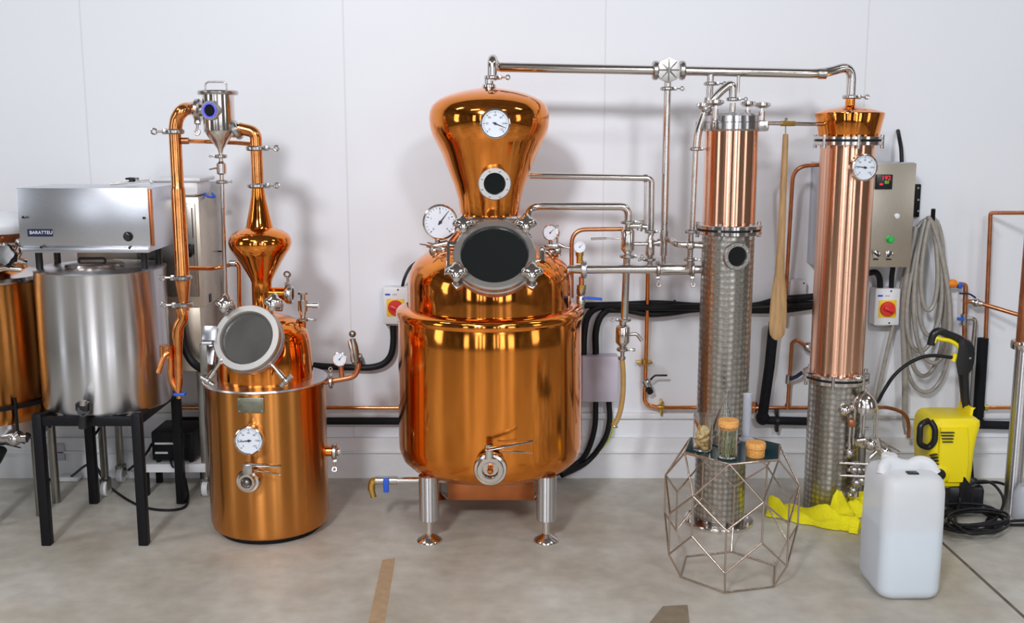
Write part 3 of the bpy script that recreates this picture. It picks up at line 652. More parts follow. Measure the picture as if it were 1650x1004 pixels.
for px, py in ((39, 350), (233, 351), (68, 398), (210, 399)): MB().disc(at(px, py, by0 - .006), (0, -1, 0), .005, .01, 10).build('screw', 'black_gloss', T)
for x in (Tk.X - .2, Tk.X + .2):
    for y in (-.66, -.5): MB().cyl((x, y, zt_ + .001), (x, y, bz0), .013, n=16).build('foot', 'black_gloss', T)
ro_ = MB().tube(bend([at(178, 297, -.6), at(243, 291, -.6), at(245, 297, -.6)], .01), .0045).build('top_rod', 'steel', T)
wn = MB().box(at(213, 288, -.6), (.05, .014, .008), None, .003); wn.cyl(at(213, 293, -.6), at(213, 286, -.6), .012); wn.build('wing_nut', 'black_gloss', ro_)

# ================================================================== steel cabinet on castors behind the tank
cx0, cx1, cy0, cy1 = -1.80, -1.285, -.30, -.035
zc1 = at(310, 318, cy0).z; zc0 = at(310, 600, cy0).z; zm = at(310, 495, cy0).z
T = thing('steel_cabinet', 'tall grey steel cabinet on castors against the wall behind the steel tank', 'cabinet', ((cx0 + cx1) / 2, (cy0 + cy1) / 2, 0))
MB().box2((cx0, cy0, zm), (cx1, cy1, zc1), bev=.004).build('upper_body', 'steel_warm', T)
MB().box2((cx0 + .02, cy0 + .015, zc0), (cx1 - .02, cy1, zm), bev=.004).build('lower_body', 'steel_warm', T)
dp = MB().box2((at(220, 400, cy0).x, cy0 - .006, at(220, 478, cy0).z), (at(318, 400, cy0).x, cy0 + .002, at(220, 328, cy0).z), bev=.004).build('door', 'steel_dark', T)
MB().box2((at(312, 400, cy0).x, cy0 - .009, at(312, 470, cy0).z), (at(314, 400, cy0).x, cy0 - .004, at(312, 335, cy0).z)).build('door_seam', 'steel', dp)
MB().tube(bend([at(303, 396, cy0 - .01), at(306, 396, cy0 - .03), at(308, 408, cy0 - .03), at(306, 412, cy0 - .01)], .01), .008).build('door_handle', 'black_gloss', dp)
MB().box((cx1 + .001, -.2, at(350, 480, -.2).z), (.004, .03, .035), None, .001).build('side_socket', 'black_gloss', T)
for x in (cx0 + .04, cx1 - .04):
    for y in (cy0 + .04, cy1 - .04):
        l_ = MB().box2((x - .013, y - .013, .075), (x + .013, y + .013, zc0 + .01), bev=.002).build('leg', 'steel_dark', T)
        MB().cyl((x - .012, y, .035), (x + .012, y, .035), .035, n=24).build('castor_wheel', 'white_pl', l_)
        fk = MB().box2((x - .018, y - .02, .03), (x - .014, y + .02, .078)); fk.box2((x + .014, y - .02, .03), (x + .018, y + .02, .078)); fk.box2((x - .018, y - .02, .072), (x + .018, y + .02, .08)); fk.build('castor_fork', 'steel_dark', l_)
T = thing('storage_tub', 'translucent white plastic tub with blue clip on top of the steel cabinet', 'tub', ((cx0 + cx1) / 2, -.17, zc1))
tx0, tx1 = at(245, 300, -.25).x, at(322, 300, -.25).x
MB().box2((tx0, -.27, zc1 + .001), (tx1, -.07, zc1 + .07), bev=.025).build('body', 'white_pl', T)
MB().box2((tx0 - .012, -.282, zc1 + .062), (tx1 + .012, -.058, zc1 + .078), bev=.007).build('lid', 'white_pl', T)
MB().tube(bend([at(329, 311, -.2), at(334, 317, -.2), at(347, 318, -.2), at(341, 311, -.2)], .01), .005).build('clip', 'blue_pl', T, label='blue clip')
tag(MB().tube([at(338, 405, -.04), at(358, 405, -.04)], .0035).build('cable_stub', 'black'), 'short dark cable end on the wall beside the steel cabinet', 'cable')

# ================================================================== copper still at the left edge of the photo
L3 = Ax(-25, 560, -.42); LO = L3.o
T = thing('copper_still', 'partly visible copper still at the far left edge, with pale domed lid', 'still', LO)
MB().lathe(LO, Z1, L3.prof([(0, 668), (96, 668), (102, 662), (104, 650), (104, 560), (104, 452), (102, 448), (0, 446)]), 72).build('body', 'copper_drum', T)
MB().lathe(LO, Z1, L3.prof([(0, 698), (84, 698), (96, 690), (99, 664), (0, 664)]), 64).build('base', 'steel_sheet', T)
MB().lathe(LO, Z1, L3.prof([(0, 449), (106, 449), (107, 446), (104, 441), (90, 437), (60, 430), (0, 428)]), 64).build('top_plate', 'steel', T)
mc = at(-8, 362, -.62); u, v, n = frame(Vector((.1, -1, .75)))
MB().lathe(L3.o, Z1, L3.prof([(75, 436), (70, 420), (62, 405), (48, 392), (40, 378)]), 48).build('shoulder', 'copper', T)
dm = MB().lathe(at(-5, 372, -.5), Z1, [(.11, -.05), (.15, 0), (.162, .02), (.163, .032), (.155, .045), (.13, .06), (.07, .075), (0, .08)], 56).build('domed_lid', 'white_pl', T)
MB().lathe(at(-5, 372, -.5), Z1, [(.10, -.06), (.145, -.01), (.150, .005), (.150, .012), (.1, .012)], 56).build('lid_band', 'copper_dull', T)
for px, py in ((22, 408), (30, 390), (8, 396), (36, 402)):
    k_ = MB().ball(at(px, py, -.62), .014); k_.cyl(at(px, py, -.62), at(px - 8, py + 16, -.58), .007); k_.build('lid_clamp', 'steel_cast', T)
kb = MB().lathe(at(8, 412, -.66), (.2, -1, .3), [(0, -.03), (.035, -.03), (.042, 0), (.035, .02), (0, .022)], 24, 5, .1); kb.build('knob', 'black_gloss', T)
for px, py, ex in ((12, 432, 22), (30, 420, 12)): MB().tube([at(px - ex, py + 3, -.62), at(px, py, -.64), at(px + ex, py + 2, -.62)], .011).build('clamp_arm', 'steel', T)
for ang in (-20, -70, -110, 160, 70, 20):
    a_ = math.radians(ang); p = LO + Vector((math.cos(a_), math.sin(a_), 0)) * L3.r(88, 690)
    MB().cyl((p.x, p.y, 0), (p.x, p.y, L3.z(694)), .017).build('leg', 'steel_dark', T)
gd = MB().lathe(LO, Z1, [(L3.r(107, 640), L3.z(640)), (L3.r(110, 640), L3.z(640)), (L3.r(110, 640), L3.z(634)), (L3.r(107, 640), L3.z(634))], 64, close=True)
for ang in (-75, -44, -14, -100, 40, 100):
    a_ = math.radians(ang); p = LO + Vector((math.cos(a_), math.sin(a_), 0)) * L3.r(110, 640)
    gd.cyl((p.x, p.y, L3.z(682)), (p.x, p.y, L3.z(622 if ang in (-44,) else 636)), .006, n=10)
gd.build('guard_ring', 'black_paint', T)
vv = MB(); W = lambda x, y, Y=-.62: at(x, y, Y)
vv.tube(bend([W(-30, 700), W(5, 708), W(22, 704)], .02), .016); vv.ball(W(24, 708), .026); vv.cyl(W(18, 712), W(34, 700), .02); vv.cyl(W(30, 706), W(44, 706), .018)
T2 = vv.build('drain_valve', 'steel_cast', T); lever(T2, W(4, 714), W(34, 722), .006, name='valve_lever', m='black_gloss'); MB().cyl(W(36, 712), W(46, 700), .012).build('valve_cap', 'black_gloss', T2)
tag(MB().tube(smooth([W(-20, 700, -.3), W(20, 695, -.25), W(60, 688, -.2), W(66, 687, -.18)]), .006).build('cable', 'black'), 'thin black cable running under the far left still', 'cable')
tag(MB().tube(smooth([W(-20, 760, -.5), W(-6, 742, -.55), (W(3, 725, -.58))]), .02).build('drain_hose', 'black'), 'black drain hose at the far left edge near the floor', 'hose')

# ================================================================== things on the floor and low wall, left
sx = thing('power_supply', 'black metal power supply box with vents on the floor behind the stand', 'power supply', (at(285, 745, -.2).x, -.18, 0))
fx0 = at(244, 715, -.27).x; fx1 = at(312, 715, -.27).x; fz0, fz1 = at(280, 742, -.27).z, at(280, 696, -.27).z
MB().box2((fx0, -.27, fz0), (fx1, -.075, fz1), bev=.006).build('case', 'black_paint', sx)
MB().box2((fx0 + .015, -.274, at(280, 716, -.27).z), (at(290, 716, -.27).x, -.268, at(280, 713, -.27).z)).build('front_marking', 'label_white', sx)
MB().box2((fx0 + .015, -.274, at(280, 731, -.27).z), (at(270, 716, -.27).x, -.268, at(280, 728, -.27).z)).build('front_marking', 'label_white', sx)
for k_ in range(5): MB().box2((at(296, 700, -.27).x, -.273, fz1 - .02 - .012 * k_), (fx1 - .01, -.268, fz1 - .015 - .012 * k_)).build('vent', 'black_gloss', sx)
for x in (fx0 + .02, fx1 - .02):
    for y in (-.25, -.095): MB().cyl((x, y, fz0 - .012), (x, y, fz0 + .004), .01).build('foot', 'black', sx)
T = thing('platform', 'low white platform on dark legs beneath the black power supply', 'platform', ((fx0 + fx1) / 2, -.17, 0))
MB().box2((fx0 - .06, -.285, fz0 - .05), (fx1 + .05, -.05, fz0 - .012), bev=.004).build('board', 'white_pl', T)
for x in (fx0 - .04, fx1 + .03):
    for y in (-.25, -.08): MB().box2((x - .012, y - .012, 0), (x + .012, y + .012, fz0 - .048)).build('leg', 'black_paint', T)
tag(MB().box2((at(77, 740, -.03).x, -.034, at(77, 742, -.03).z), (at(105, 740, -.03).x, -.0221, at(77, 715, -.03).z), bev=.003).build('wall_plate', 'lilac'), 'small square grey plate on the skirting under the stand', 'wall plate')
tag(MB().box(ground(113, 770, .012), (.09, .05, .022), None, .006).build('plug_block', 'white_pl'), 'small white block on the floor under the black stand', 'block')
G = lambda x, y, z=.006: ground(x, y, z)
tag(MB().tube(smooth([at(160, 690, -.3), at(145, 720, -.34), G(165, 770), G(190, 795), G(225, 815), G(262, 822), G(296, 818), at(303, 800, -.31), at(298, 770, -.3)]), .0055).build('power_cable', 'black'), 'black cable looping over the floor between the legs of the stand', 'cable')
tag(MB().tube(smooth([at(245, 715, -.25), at(232, 735, -.3), G(200, 762), G(172, 770), at(150, 748, -.28), at(135, 752, -.25), G(110, 770), G(78, 773)]), .0055).build('power_cable', 'black'), 'black cable from the power supply running left along the wall', 'cable')
tag(MB().tube(smooth([at(275, 742, -.28), at(278, 752, -.3), G(290, 765), G(262, 768)]), .004).build('power_cable', 'black'), 'short black lead hanging from the front of the power supply', 'cable')

# ================================================================== isolators and conduits
def isolator(px, py, Y, lab, org_y=0.0):
    c = at(px, py, -.06); wd, hd = .112, .165
    T = thing('isolator_switch', lab, 'isolator switch', (c.x, 0, c.z))
    MB().box2((c.x - wd / 2, -.075, c.z - hd / 2), (c.x + wd / 2, 0, c.z + hd / 2), bev=.007).build('case', 'white_pl', T)
    MB().box2((c.x - wd / 2 - .002, -.048, c.z - hd / 2 + .012), (c.x + wd / 2 + .002, -.044, c.z + hd / 2 - .004)).build('case_seam', 'clear_box', T)
    p = Vector((c.x, -.075, c.z - .008))
    MB().box(p, (.078, .004, .078), None, .001).build('yellow_plate', 'yellow_plate', T)
    k = MB().lathe(p + Vector((0, -.002, 0)), (0, -1, 0), [(0, 0), (.033, 0), (.034, .004), (.031, .012), (0, .014)], 32).build('rotary_handle', 'red_pl', T)
    MB().box(p + Vector((.002, -.022, 0)), (.05, .02, .016), Matrix.Rotation(math.radians(20), 3, 'Y'), .004).build('handle_grip', 'red_pl', k)
    MB().box(Vector((c.x - wd / 2 + .022, -.0755, c.z + .05)), (.022, .001, .008)).build('printed_mark', 'blue_pl', T)
    MB().box(Vector((c.x - .003, -.0755, c.z + .05)), (.02, .001, .006)).build('printed_mark', 'lilac', T)
    for s in (-1, 1): MB().disc((c.x + .012, -.074, c.z + s * .071), (0, -1, 0), .004, .002, 12).build('screw', 'ink', T)
    MB().box(Vector((c.x, -.04, c.z - hd / 2 - .004)), (wd * .8, .05, .01), None, .002).build('gland_plate', 'steel_dark', T)
    return c
c = isolator(638, 492, 0, 'white isolator switch with red handle on the wall left of the biggest still')
W = lambda x, y, Y=-.04: at(x, y, Y)
tag(MB().tube(smooth([W(633, 522), W(634, 550), W(630, 572), W(618, 586), W(598, 592), W(570, 592), W(530, 591), W(505, 589)]), .015).build('flexible_conduit', 'black'), 'black conduit curving down left from the isolator beside the biggest still', 'conduit')
tag(MB().tube(smooth([at(648, 464, -.04), at(652, 448, -.08), at(662, 430, -.25), at(680, 418, -.40), at(694, 410, -.52)]), .007).build('flexible_conduit', 'black'), 'thin black cable rising from the left isolator to the biggest still', 'cable')
tag(MB().tube(smooth([at(291, 505, -.32), at(294, 540, -.335), at(302, 570, -.34), at(318, 590, -.34), at(345, 600, -.3), at(380, 597, -.15), at(420, 593, -.05)]), .017).build('flexible_conduit', 'black'), 'black conduit curving behind the small still from the steel cabinet', 'conduit')
tag(MB().tube([W(280, 657), W(900, 657)], .008).build('copper_pipe', 'copper_pipe'), 'straight copper pipe along the wall between the two left stills', 'copper pipe')
tag(MB().tube([W(280, 678), W(905, 679)], .0165).build('black_pipe', 'foam'), 'straight black pipe along the wall under the copper pipe between the left stills', 'pipe')
for s_, (px, py) in enumerate(((583, 588),)):
    tag(MB().box(at(px, py - 4, -.03), (.012, .05, .035), None, .003).build('conduit_clip', 'black_gloss'), 'small black clip holding the curved conduit to the wall', 'clip')
# lilac junction box
bx = thing('junction_box', 'plain lilac-grey junction box on the wall right of the biggest still', 'junction box', (at(967, 612, -.1).x, 0, at(967, 612, -.1).z))
pa, pb = at(938, 648, -.1), at(997, 575, -.1)
MB().box2((pa.x, -.1, pa.z), (pb.x, -.02, pb.z), bev=.004).build('lid', 'lilac', bx); MB().box2((pa.x + .004, -.03, pa.z + .004), (pb.x - .004, 0, pb.z - .004)).build('back_box', 'clear_box', bx)
W = lambda x, y, Y=-.05: at(x, y, Y)
for i, (pts, lab) in enumerate((([W(1000, 492), W(985, 496), W(968, 510), W(960, 535), W(960, 570)], 'black cable curving into the top of the lilac junction box, right one'),
                               ([W(985, 492), W(960, 497), W(946, 512), W(941, 540), W(940, 572)], 'black cable curving into the top of the lilac junction box, left one'))):
    tag(MB().tube(smooth(pts), .015).build('flexible_conduit', 'black'), lab, 'conduit')
for pts, lab in (([W(960, 646), W(958, 690), W(945, 730), W(925, 750), W(890, 765, -.15)], 'black cable hanging from the lilac junction box, left one'),
                 ([W(981, 646), W(982, 680), W(972, 712), W(945, 745), W(905, 766, -.15)], 'black cable hanging from the lilac junction box, right one')):
    tag(MB().tube(smooth(pts), .0125).build('flexible_conduit', 'black'), lab, 'conduit')
tag(MB().tube(smooth([W(986, 675), W(985, 700), W(970, 722), W(955, 738)]), .004).build('earth_wire', mat('green_yellow_wire', (0.45, 0.5, 0.03), 0, 0.5)), 'thin green-yellow earth wire beneath the lilac junction box', 'wire')
for i, (yo, lab, pts) in enumerate(((0, 'upper black cable of the bundle along the wall', [W(938, 492), W(1000, 491), W(1060, 489), W(1125, 493), W(1210, 493), W(1255, 483, -.09), W(1310, 478, -.1)]),
                               (1, 'middle black cable of the bundle along the wall', [W(985, 496), W(1020, 494, -.08), W(1060, 496, -.08), W(1130, 495, -.07), W(1210, 496, -.07), W(1260, 492, -.075), W(1310, 489, -.08)]),
                               (2, 'lowest sagging black cable of the bundle along the wall', [W(975, 499), W(1010, 500, -.06), W(1045, 506, -.06), W(1080, 504), W(1130, 498), W(1210, 500), W(1265, 499), W(1312, 493)]))):
    tag(MB().tube(smooth(pts), .0145).build('cable_sleeve', 'black'), lab, 'cable')
tag(MB().disc(at(1087, 485, -.002), (0, -1, 0), .006, .008, 12).build('wall_screw', 'black_gloss'), 'small black screw in the wall above the cable bundle', 'screw')
bx = thing('junction_box', 'pale square junction box with corner screws on the wall behind the paddle', 'junction box', (at(1285, 470, -.07).x, 0, at(1285, 470, -.07).z))
pa, pb = at(1264, 486, -.07), at(1300, 452, -.07)
MB().box2((pa.x, -.07, pa.z), (pb.x, 0, pb.z), bev=.004).build('case', 'clear_box', bx)
for x in (pa.x + .012, pb.x - .012):
    for z in (pa.z + .012, pb.z - .012): MB().disc((x, -.069, z), (0, -1, 0), .004, .002, 10).build('screw', 'ink', bx)
# ================================================================== steel pipework between the stills
PV = -.43
W = lambda x, y, Y=PV: at(x, y, Y)
T = thing('vapour_pipe', 'long steel vapour pipe running overhead from the biggest still to the right column', 'pipe', W(1077, 113))
top0 = at(793, 130, -.53)
up_ = [top0, at(793, 97, -.53) + Vector((0, 0, .015)), W(799, 108) + Vector((0, .0, .0)), W(1048, 113)]
e0 = Vector((top0.x, -.53, at(793, 108, PV).z + .035))
MB().tube(bend([top0, e0, Vector((top0.x + .012, PV + .01, at(793, 108, PV).z)), W(830, 108.5)], .05, 8), .0185, 18).build('elbow_pipe', 'steel', T)
MB().cyl(W(806, 108.2), W(1060, 113.5), .0185).build('pipe', 'steel', T)
C2 = Ax(1363, 300, -.40)
cap_top = Vector((C2.X, -.40, C2.z(171)))
MB().tube(bend([W(1095, 114), W(1328, 119), Vector((C2.X, -.40, C2.z(104))), cap_top], .07, 8), .0185, 18).build('pipe', 'steel', T)
MB().cyl(W(1318, 118.8), W(1331, 119), .0205).build('pipe_joint', 'steel_cast', T)
clamp(T, (top0.x, -.53, A.z(125)), Z1, .0185, (1, -.2, 0), 'clamp', k=1.6)
clamp(T, cap_top + Vector((0, 0, A.z(156) - A.z(171))), Z1, .0185, (1, -.1, 0), 'clamp', k=1.7)
for px in (1056, 1099): clamp(T, W(px, 113.5), X1, .0185, None, 'clamp', k=2.0, hgt=.012)
hub = W(1077, 113, PV - .02)
cr = MB().lathe(hub, (0, -1, 0), [(0, -.035), (.03, -.035), (.043, -.02), (.049, 0), (.047, .010), (0, .018)], 8).build('cross_fitting', 'satin', T)
for k_ in range(4):
    a_ = PI * k_ / 4; d = Vector((math.cos(a_), 0, math.sin(a_)))
    MB().tube([hub - d * .042 + Vector((0, -.013, 0)), hub + Vector((0, -.024, 0)), hub + d * .042 + Vector((0, -.013, 0))], .0025, 8).build('star_reflection_bar', 'steel_cast', cr)  # raised bars imitate the star-shaped reflection on the conical disc
VX = Ax(1073, 250, PV); vp = lambda y, dx=0: Vector((VX.X + dx, PV, VX.z(y)))
MB().cyl(vp(120), vp(412), .0145).build('drop_pipe', 'steel', T)
clamp(T, vp(143), Z1, .0165, (1, -.2, 0), 'clamp', k=1.75); 
MB().cyl(vp(372), vp(388), .017).build('pipe_joint', 'steel_cast', T)
MB().tube(bend([vp(383), vp(386) + Vector((.03, -.03, 0)), W(1090, 394, PV - .06), W(1135, 394, -.52)], .03), .0135).build('branch_pipe', 'steel', T)
MB().cyl(vp(388), vp(432), .010).build('lower_stub', 'steel', T)
clamp(T, W(1145, 135), Z1, .0155, (1, -.2, 0), 'clamp', k=1.75); MB().cyl(W(1145, 119), W(1143, 160), .0145).build('branch_drop', 'steel', T)

T = thing('reflux_pipe', 'thin steel pipe from the onion helmet turning down into a small valve', 'pipe', W(1048, 395))
HY = -.47; H = lambda x, y, Y=HY: at(x, y, Y)
MB().tube([H(853, 283), H(1043, 287)], .0125).build('pipe', 'steel', T)
MB().tube(bend([H(1036, 287), H(1050, 288), H(1049, 380)], .02), .0115).build('pipe', 'steel', T)
MB().tube([H(1040, 284), H(1039, 368)], .0045).build('side_tube', 'steel', T)
MB().cyl(H(1037, 287), H(1043, 287), .0155).build('pipe_joint', 'steel_cast', T)
va = MB().lathe(H(1047, 418), Z1, [(.009, 0), (.012, .01), (.018, .02), (.018, .075), (.012, .085), (.010, .1)], 20).build('valve_body', 'steel', T)
clamp(T, H(1048, 373), Z1, .0125, (1, -.3, 0), 'clamp', k=1.9); clamp(T, H(1047, 418), Z1, .0125, (-1, -.3, 0), 'clamp', k=1.9)
MB().cyl(H(1026, 364), H(1042, 366), .011).build('side_port', 'steel_cast', T); MB().cyl(H(1030, 372), H(1034, 356), .013).build('side_cap', 'steel', T)
MB().cyl(H(1046, 393), H(1062, 391), .011).build('side_port', 'steel_cast', T); MB().cyl(H(1059, 391), H(1063, 391), .016).build('side_cap', 'steel_cast', T)
MB().cyl(H(1047, 420), H(1047, 434), .011).build('lower_stub', 'steel', T)

T = thing('still_outlet_pipe', 'arched steel pipe from behind the black manway down to a sight valve and amber tube', 'pipe', W(1010, 400))
QY = -.50; Q = lambda x, y, Y=QY: at(x, y, Y)
MB().tube(bend([Q(851, 365, -.56), Q(852, 332), Q(1012, 333), Q(1012, 360)], .075, 10), .0155, 18).build('arch_pipe', 'steel', T)
va = MB().lathe(Q(1011, 413), Z1, [(.012, 0), (.014, .012), (.026, .026), (.027, .03), (.027, .098), (.025, .102), (.013, .115), (.013, .135)], 24).build('valve_body', 'steel', T)
clamp(T, Q(1012, 358), Z1, .0155, (1, -.2, 0), 'clamp', k=1.9); clamp(T, Q(1011, 413), Z1, .0155, (1, -.2, 0), 'clamp', k=2)
MB().cyl(Q(1012, 393), Q(1043, 393), .008).build('side_tube', 'steel', T); MB().cyl(Q(1012, 364), Q(1030, 364), .011).build('side_tube', 'steel', T)
MB().cyl(Q(998, 385), Q(975, 384), .003).build('lever_arm', 'steel', T); MB().cyl(Q(977, 384), Q(952, 385), .005).build('lever', 'steel', T)
MB().cyl(Q(1010, 416), Q(1006, 516), .0145).build('down_pipe', 'steel', T)
lv = MB().lathe(Q(1003, 560), Z1, [(.011, 0), (.018, .01), (.027, .02), (.028, .026), (.028, .078), (.025, .086), (.014, .094), (.014, .11)], 24).build('lower_valve', 'steel', T)
clamp(T, Q(1006, 515), Z1, .0145, (-1, -.2, 0), 'clamp', k=1.9); clamp(T, Q(1003, 563), Z1, .013, (1, -.2, 0), 'clamp', k=1.8)
MB().tube(bend([Q(1014, 539), Q(1026, 538), Q(1034, 549)], .01), .0075).build('side_spout', 'steel_cast', lv)
MB().cyl(Q(1003, 566), Q(1003, 580), .009, .007).build('hose_tail', 'steel_cast', T); MB().cyl(Q(1002, 575), Q(1002, 579), .015).build('hose_clip', 'steel_cast', T)
am = MB().tube(smooth([Q(1002, 576), Q(1004, 600), Q(1004, 630), Q(1001, 655), Q(996, 673), Q(988, 688)]), .0105).build('amber_tube', 'hose_amber', T)
MB().torus(Q(990, 686), Q(988, 688) - Q(996, 673), .0125, .0035, 20, 8).build('tube_clip', 'steel_cast', am)

tag(MB().tube(bend([at(921, 480, -.47), at(921, 370, -.47), at(1004, 369, -.47)], .06), .0085).build('copper_pipe', 'copper_dull'), 'copper pipe bent over from the biggest still shoulder to the sight valve', 'copper pipe')

T = thing('transfer_pipe', 'horizontal steel pipe with white flange linking the biggest still to the middle column', 'pipe', at(1030, 434, -.53))
N_ = lambda x, y=434, Y=-.53: at(x, y, Y)
MB().cyl(N_(915), N_(1070), .0175).build('pipe', 'steel', T)
MB().lathe(N_(936), X1, [(.012, 0), (.034, 0), (.036, .004), (.036, .018), (.034, .022), (.012, .022)], 32).build('flange', 'steel_sheet', T)
MB().lathe(N_(1066), X1, [(.0175, -.02), (.0245, -.012), (.0255, 0), (.0255, .1), (.0245, .108), (.018, .115), (.018, .18)], 28).build('check_valve', 'steel', T)
for px in (1060, 1115): clamp(T, N_(px), X1, .0185, (0, -.5, -1), 'clamp', k=1.8)
bg = MB().cyl(N_(934, 424), N_(934, 407), .013); bg.cyl(N_(934, 412), N_(934, 403), .016); bg.build('gauge_stem', 'brass', T)
gauge(T, N_(934, 398, -.55), (.1, -1, .1), .022, 45, .02, 'pressure_gauge', 10, rim='white_pl')
MB().cyl(N_(937, 446), N_(937, 466), .010).build('nipple', 'copper_dull', T); MB().cyl(N_(937, 459), N_(937, 466), .018, n=6).build('hex_nut', 'brass', T)
bv = MB().lathe(N_(936, 498), Z1, [(.013, 0), (.014, .02), (.018, .022), (.018, .05), (.014, .055), (.018, .06), (.018, .082), (0, .082)], 20).build('ball_valve', 'steel_cast', T)
MB().tube([N_(939, 480, -.56), N_(948, 480, -.565), N_(970, 482, -.565)], [.005, .009, .009], flat=.6).build('valve_handle', 'blue_pl', bv, label='blue valve handle')

W = lambda x, y, Y=-.04: at(x, y, Y)
T = thing('copper_pipe', 'copper pipe down the wall turning right behind the middle column, with black lever tap', 'copper pipe', W(1040, 600))
MB().tube(bend([W(1044, 436, -.10), W(1041, 575), W(1038, 652), W(1062, 657), W(1150, 657)], .07), .0095).build('pipe', 'copper_pipe', T)
for px, py in ((1038, 583), (1065, 656)):
    f_ = MB(); ax_ = Z1 if py < 620 else X1
    f_.cyl(W(px, py) - ax_ * .012, W(px, py) + ax_ * .012, .014); f_.box(W(px, py, -.02), (.07, .04, .01) if py < 620 else (.01, .04, .07), None, .002); f_.build('pipe_clip', 'brass', T)
tv = MB().cyl(W(1039, 612), W(1047, 628), .018); tv.ball(W(1042, 616), .019); tv = tv.build('tap', 'steel_cast', T)
MB().cyl(W(1045, 627, -.05), W(1048, 632, -.07), .014).build('tap_cap', 'black', tv)
MB().tube(bend([W(1048, 612, -.07), W(1055, 605, -.075), W(1075, 605, -.075)], .01), .0045).build('tap_lever', 'black_gloss', tv)

# ================================================================== middle column still
E = Ax(1176, 300, -.57); EO = E.o; er = E.r(42, 300)
def V(x, y, Y=-.57): return at(x, y, Y)
T = thing('column_still', 'middle column still, copper above and swirl-patterned steel below, with valve wheels on its lid', 'still', EO)
MB().lathe(EO, Z1, [(er, E.z(366)), (er, E.z(300)), (er, E.z(208))], 64).build('copper_section', 'copper_pink', T)
MB().lathe(EO, Z1, [(er, .01), (er, .3), (er, E.z(368))], 64).build('steel_section', 'engine', T)
bf = MB().lathe(EO, Z1, [(er * .98, 0), (er * 1.36, 0), (er * 1.38, .004), (er * 1.38, .012), (er * 1.36, .016), (er, .017), (er, .03)], 64).build('base_flange', 'steel', T)
for k_ in range(8):
    a_ = 2 * PI * k_ / 8 + .2; MB().cyl(EO + Vector((math.cos(a_) * er * 1.22, math.sin(a_) * er * 1.22, .014)), EO + Vector((math.cos(a_) * er * 1.22, math.sin(a_) * er * 1.22, .026)), .008, n=6).build('bolt', 'steel_cast', bf)
fl = MB().lathe(EO, Z1, [(er * .99, E.z(377)), (er * 1.24, E.z(377)), (er * 1.27, E.z(376)), (er * 1.27, E.z(371)), (er * 1.22, E.z(370)), (er * 1.22, E.z(368)), (er * 1.27, E.z(367)), (er * 1.27, E.z(362)), (er * 1.24, E.z(361)), (er * .99, E.z(361))], 64).build('mid_flange', 'steel', T)
MB().lathe(EO, Z1, [(er * 1.2, E.z(370.5)), (er * 1.235, E.z(370.5)), (er * 1.235, E.z(367.5)), (er * 1.2, E.z(367.5))], 64, close=True).build('gasket', 'black', fl)
for k_ in range(6):
    a_ = 2 * PI * k_ / 6 + .05; d = Vector((math.cos(a_), math.sin(a_), 0)); MB().cyl(EO + d * er * 1.2 + Z1 * E.z(382), EO + d * er * 1.2 + Z1 * E.z(357), .007, n=8).build('bolt', 'steel_cast', fl)
n = Vector((.22, -1, 0)).normalized()
porthole(T, at(1187, 413, -.57 - er - .02), n, .053, .036, .06)
lidb = MB().lathe(EO, Z1, [(er * 1.0, E.z(211)), (er * 1.02, E.z(210)), (er * 1.06, E.z(208)), (er * 1.06, E.z(198)), (er * 1.03, E.z(197)), (er * 1.06, E.z(196)), (er * 1.04, E.z(187)), (er * .9, E.z(183)), (0, E.z(180))], 64).build('lid', 'steel_br', T)
for px, py, Yk in ((1153, 166, -.66), (1205, 168, -.50), (1228, 170, -.60), (1133, 171, -.56)):
    p = V(px, py, Yk); s_ = MB().cyl(p - Z1 * .065, p + Z1 * .005, .005, n=8); s_.cyl(p - Z1 * .055, p - Z1 * .022, .012, n=12)
    s_.build('clamp_stem', 'steel', T); MB().lathe(p, Z1, [(0, -.01), (.016, -.01), (.030, .0), (.027, .01), (.012, .013), (0, .013)], 30, 5, .12).build('hand_wheel', 'steel', T)
    b2 = Vector((p.x, p.y, E.z(203))); o2 = (b2 - EO); o2.z = 0; o2 = o2.normalized()
    MB().box(Vector((EO.x, EO.y, E.z(203))) + o2 * er * 1.14, (.045, .03, .04), Matrix((o2, Z1.cross(o2), Z1)).transposed(), .008).build('lid_lug', 'steel_cast', T)
ln = MB().cyl((E.X, -.57, E.z(183)), (E.X, -.57, E.z(166)), .012); ln.build('lid_nozzle', 'steel', T)
clamp(T, (E.X, -.57, E.z(160)), Z1, .014, (1, -.3, 0), 'clamp')
MB().tube(bend([(E.X, -.57, E.z(163)), V(1181, 132), V(1160, 148), V(1137, 176), V(1124, 215), V(1122, 238)], .05), .0155).build('lyne_pipe', 'steel', T)
MB().cyl(V(1189, 150), V(1190, 122), .006).build('vent_pin', 'steel', T)
vb = MB(); vb.ball(V(1138, 176), .022); vb.cyl(V(1142, 158), V(1138, 182), .016); vb.cyl(V(1127, 170), V(1150, 175), .012); vb.build('inlet_valve', 'steel_cast', T)
clamp(T, V(1121, 240), Z1, .0135, (1, -.3, 0), 'clamp')
MB().cyl(V(1121, 240), V(1115, 372), .0105).build('side_pipe', 'steel', T)
clamp(T, V(1113, 373), Z1, .0135, (1, -.3, 0), 'clamp'); clamp(T, V(1111, 418), Z1, .0135, (1, -.3, 0), 'clamp')
cx = MB().cyl(V(1113, 375), V(1111, 434), .012); cx.ball(V(1112, 395), .021); cx.cyl(V(1096, 394), V(1136, 396), .0125); cx.build('cross_fitting', 'steel', T)

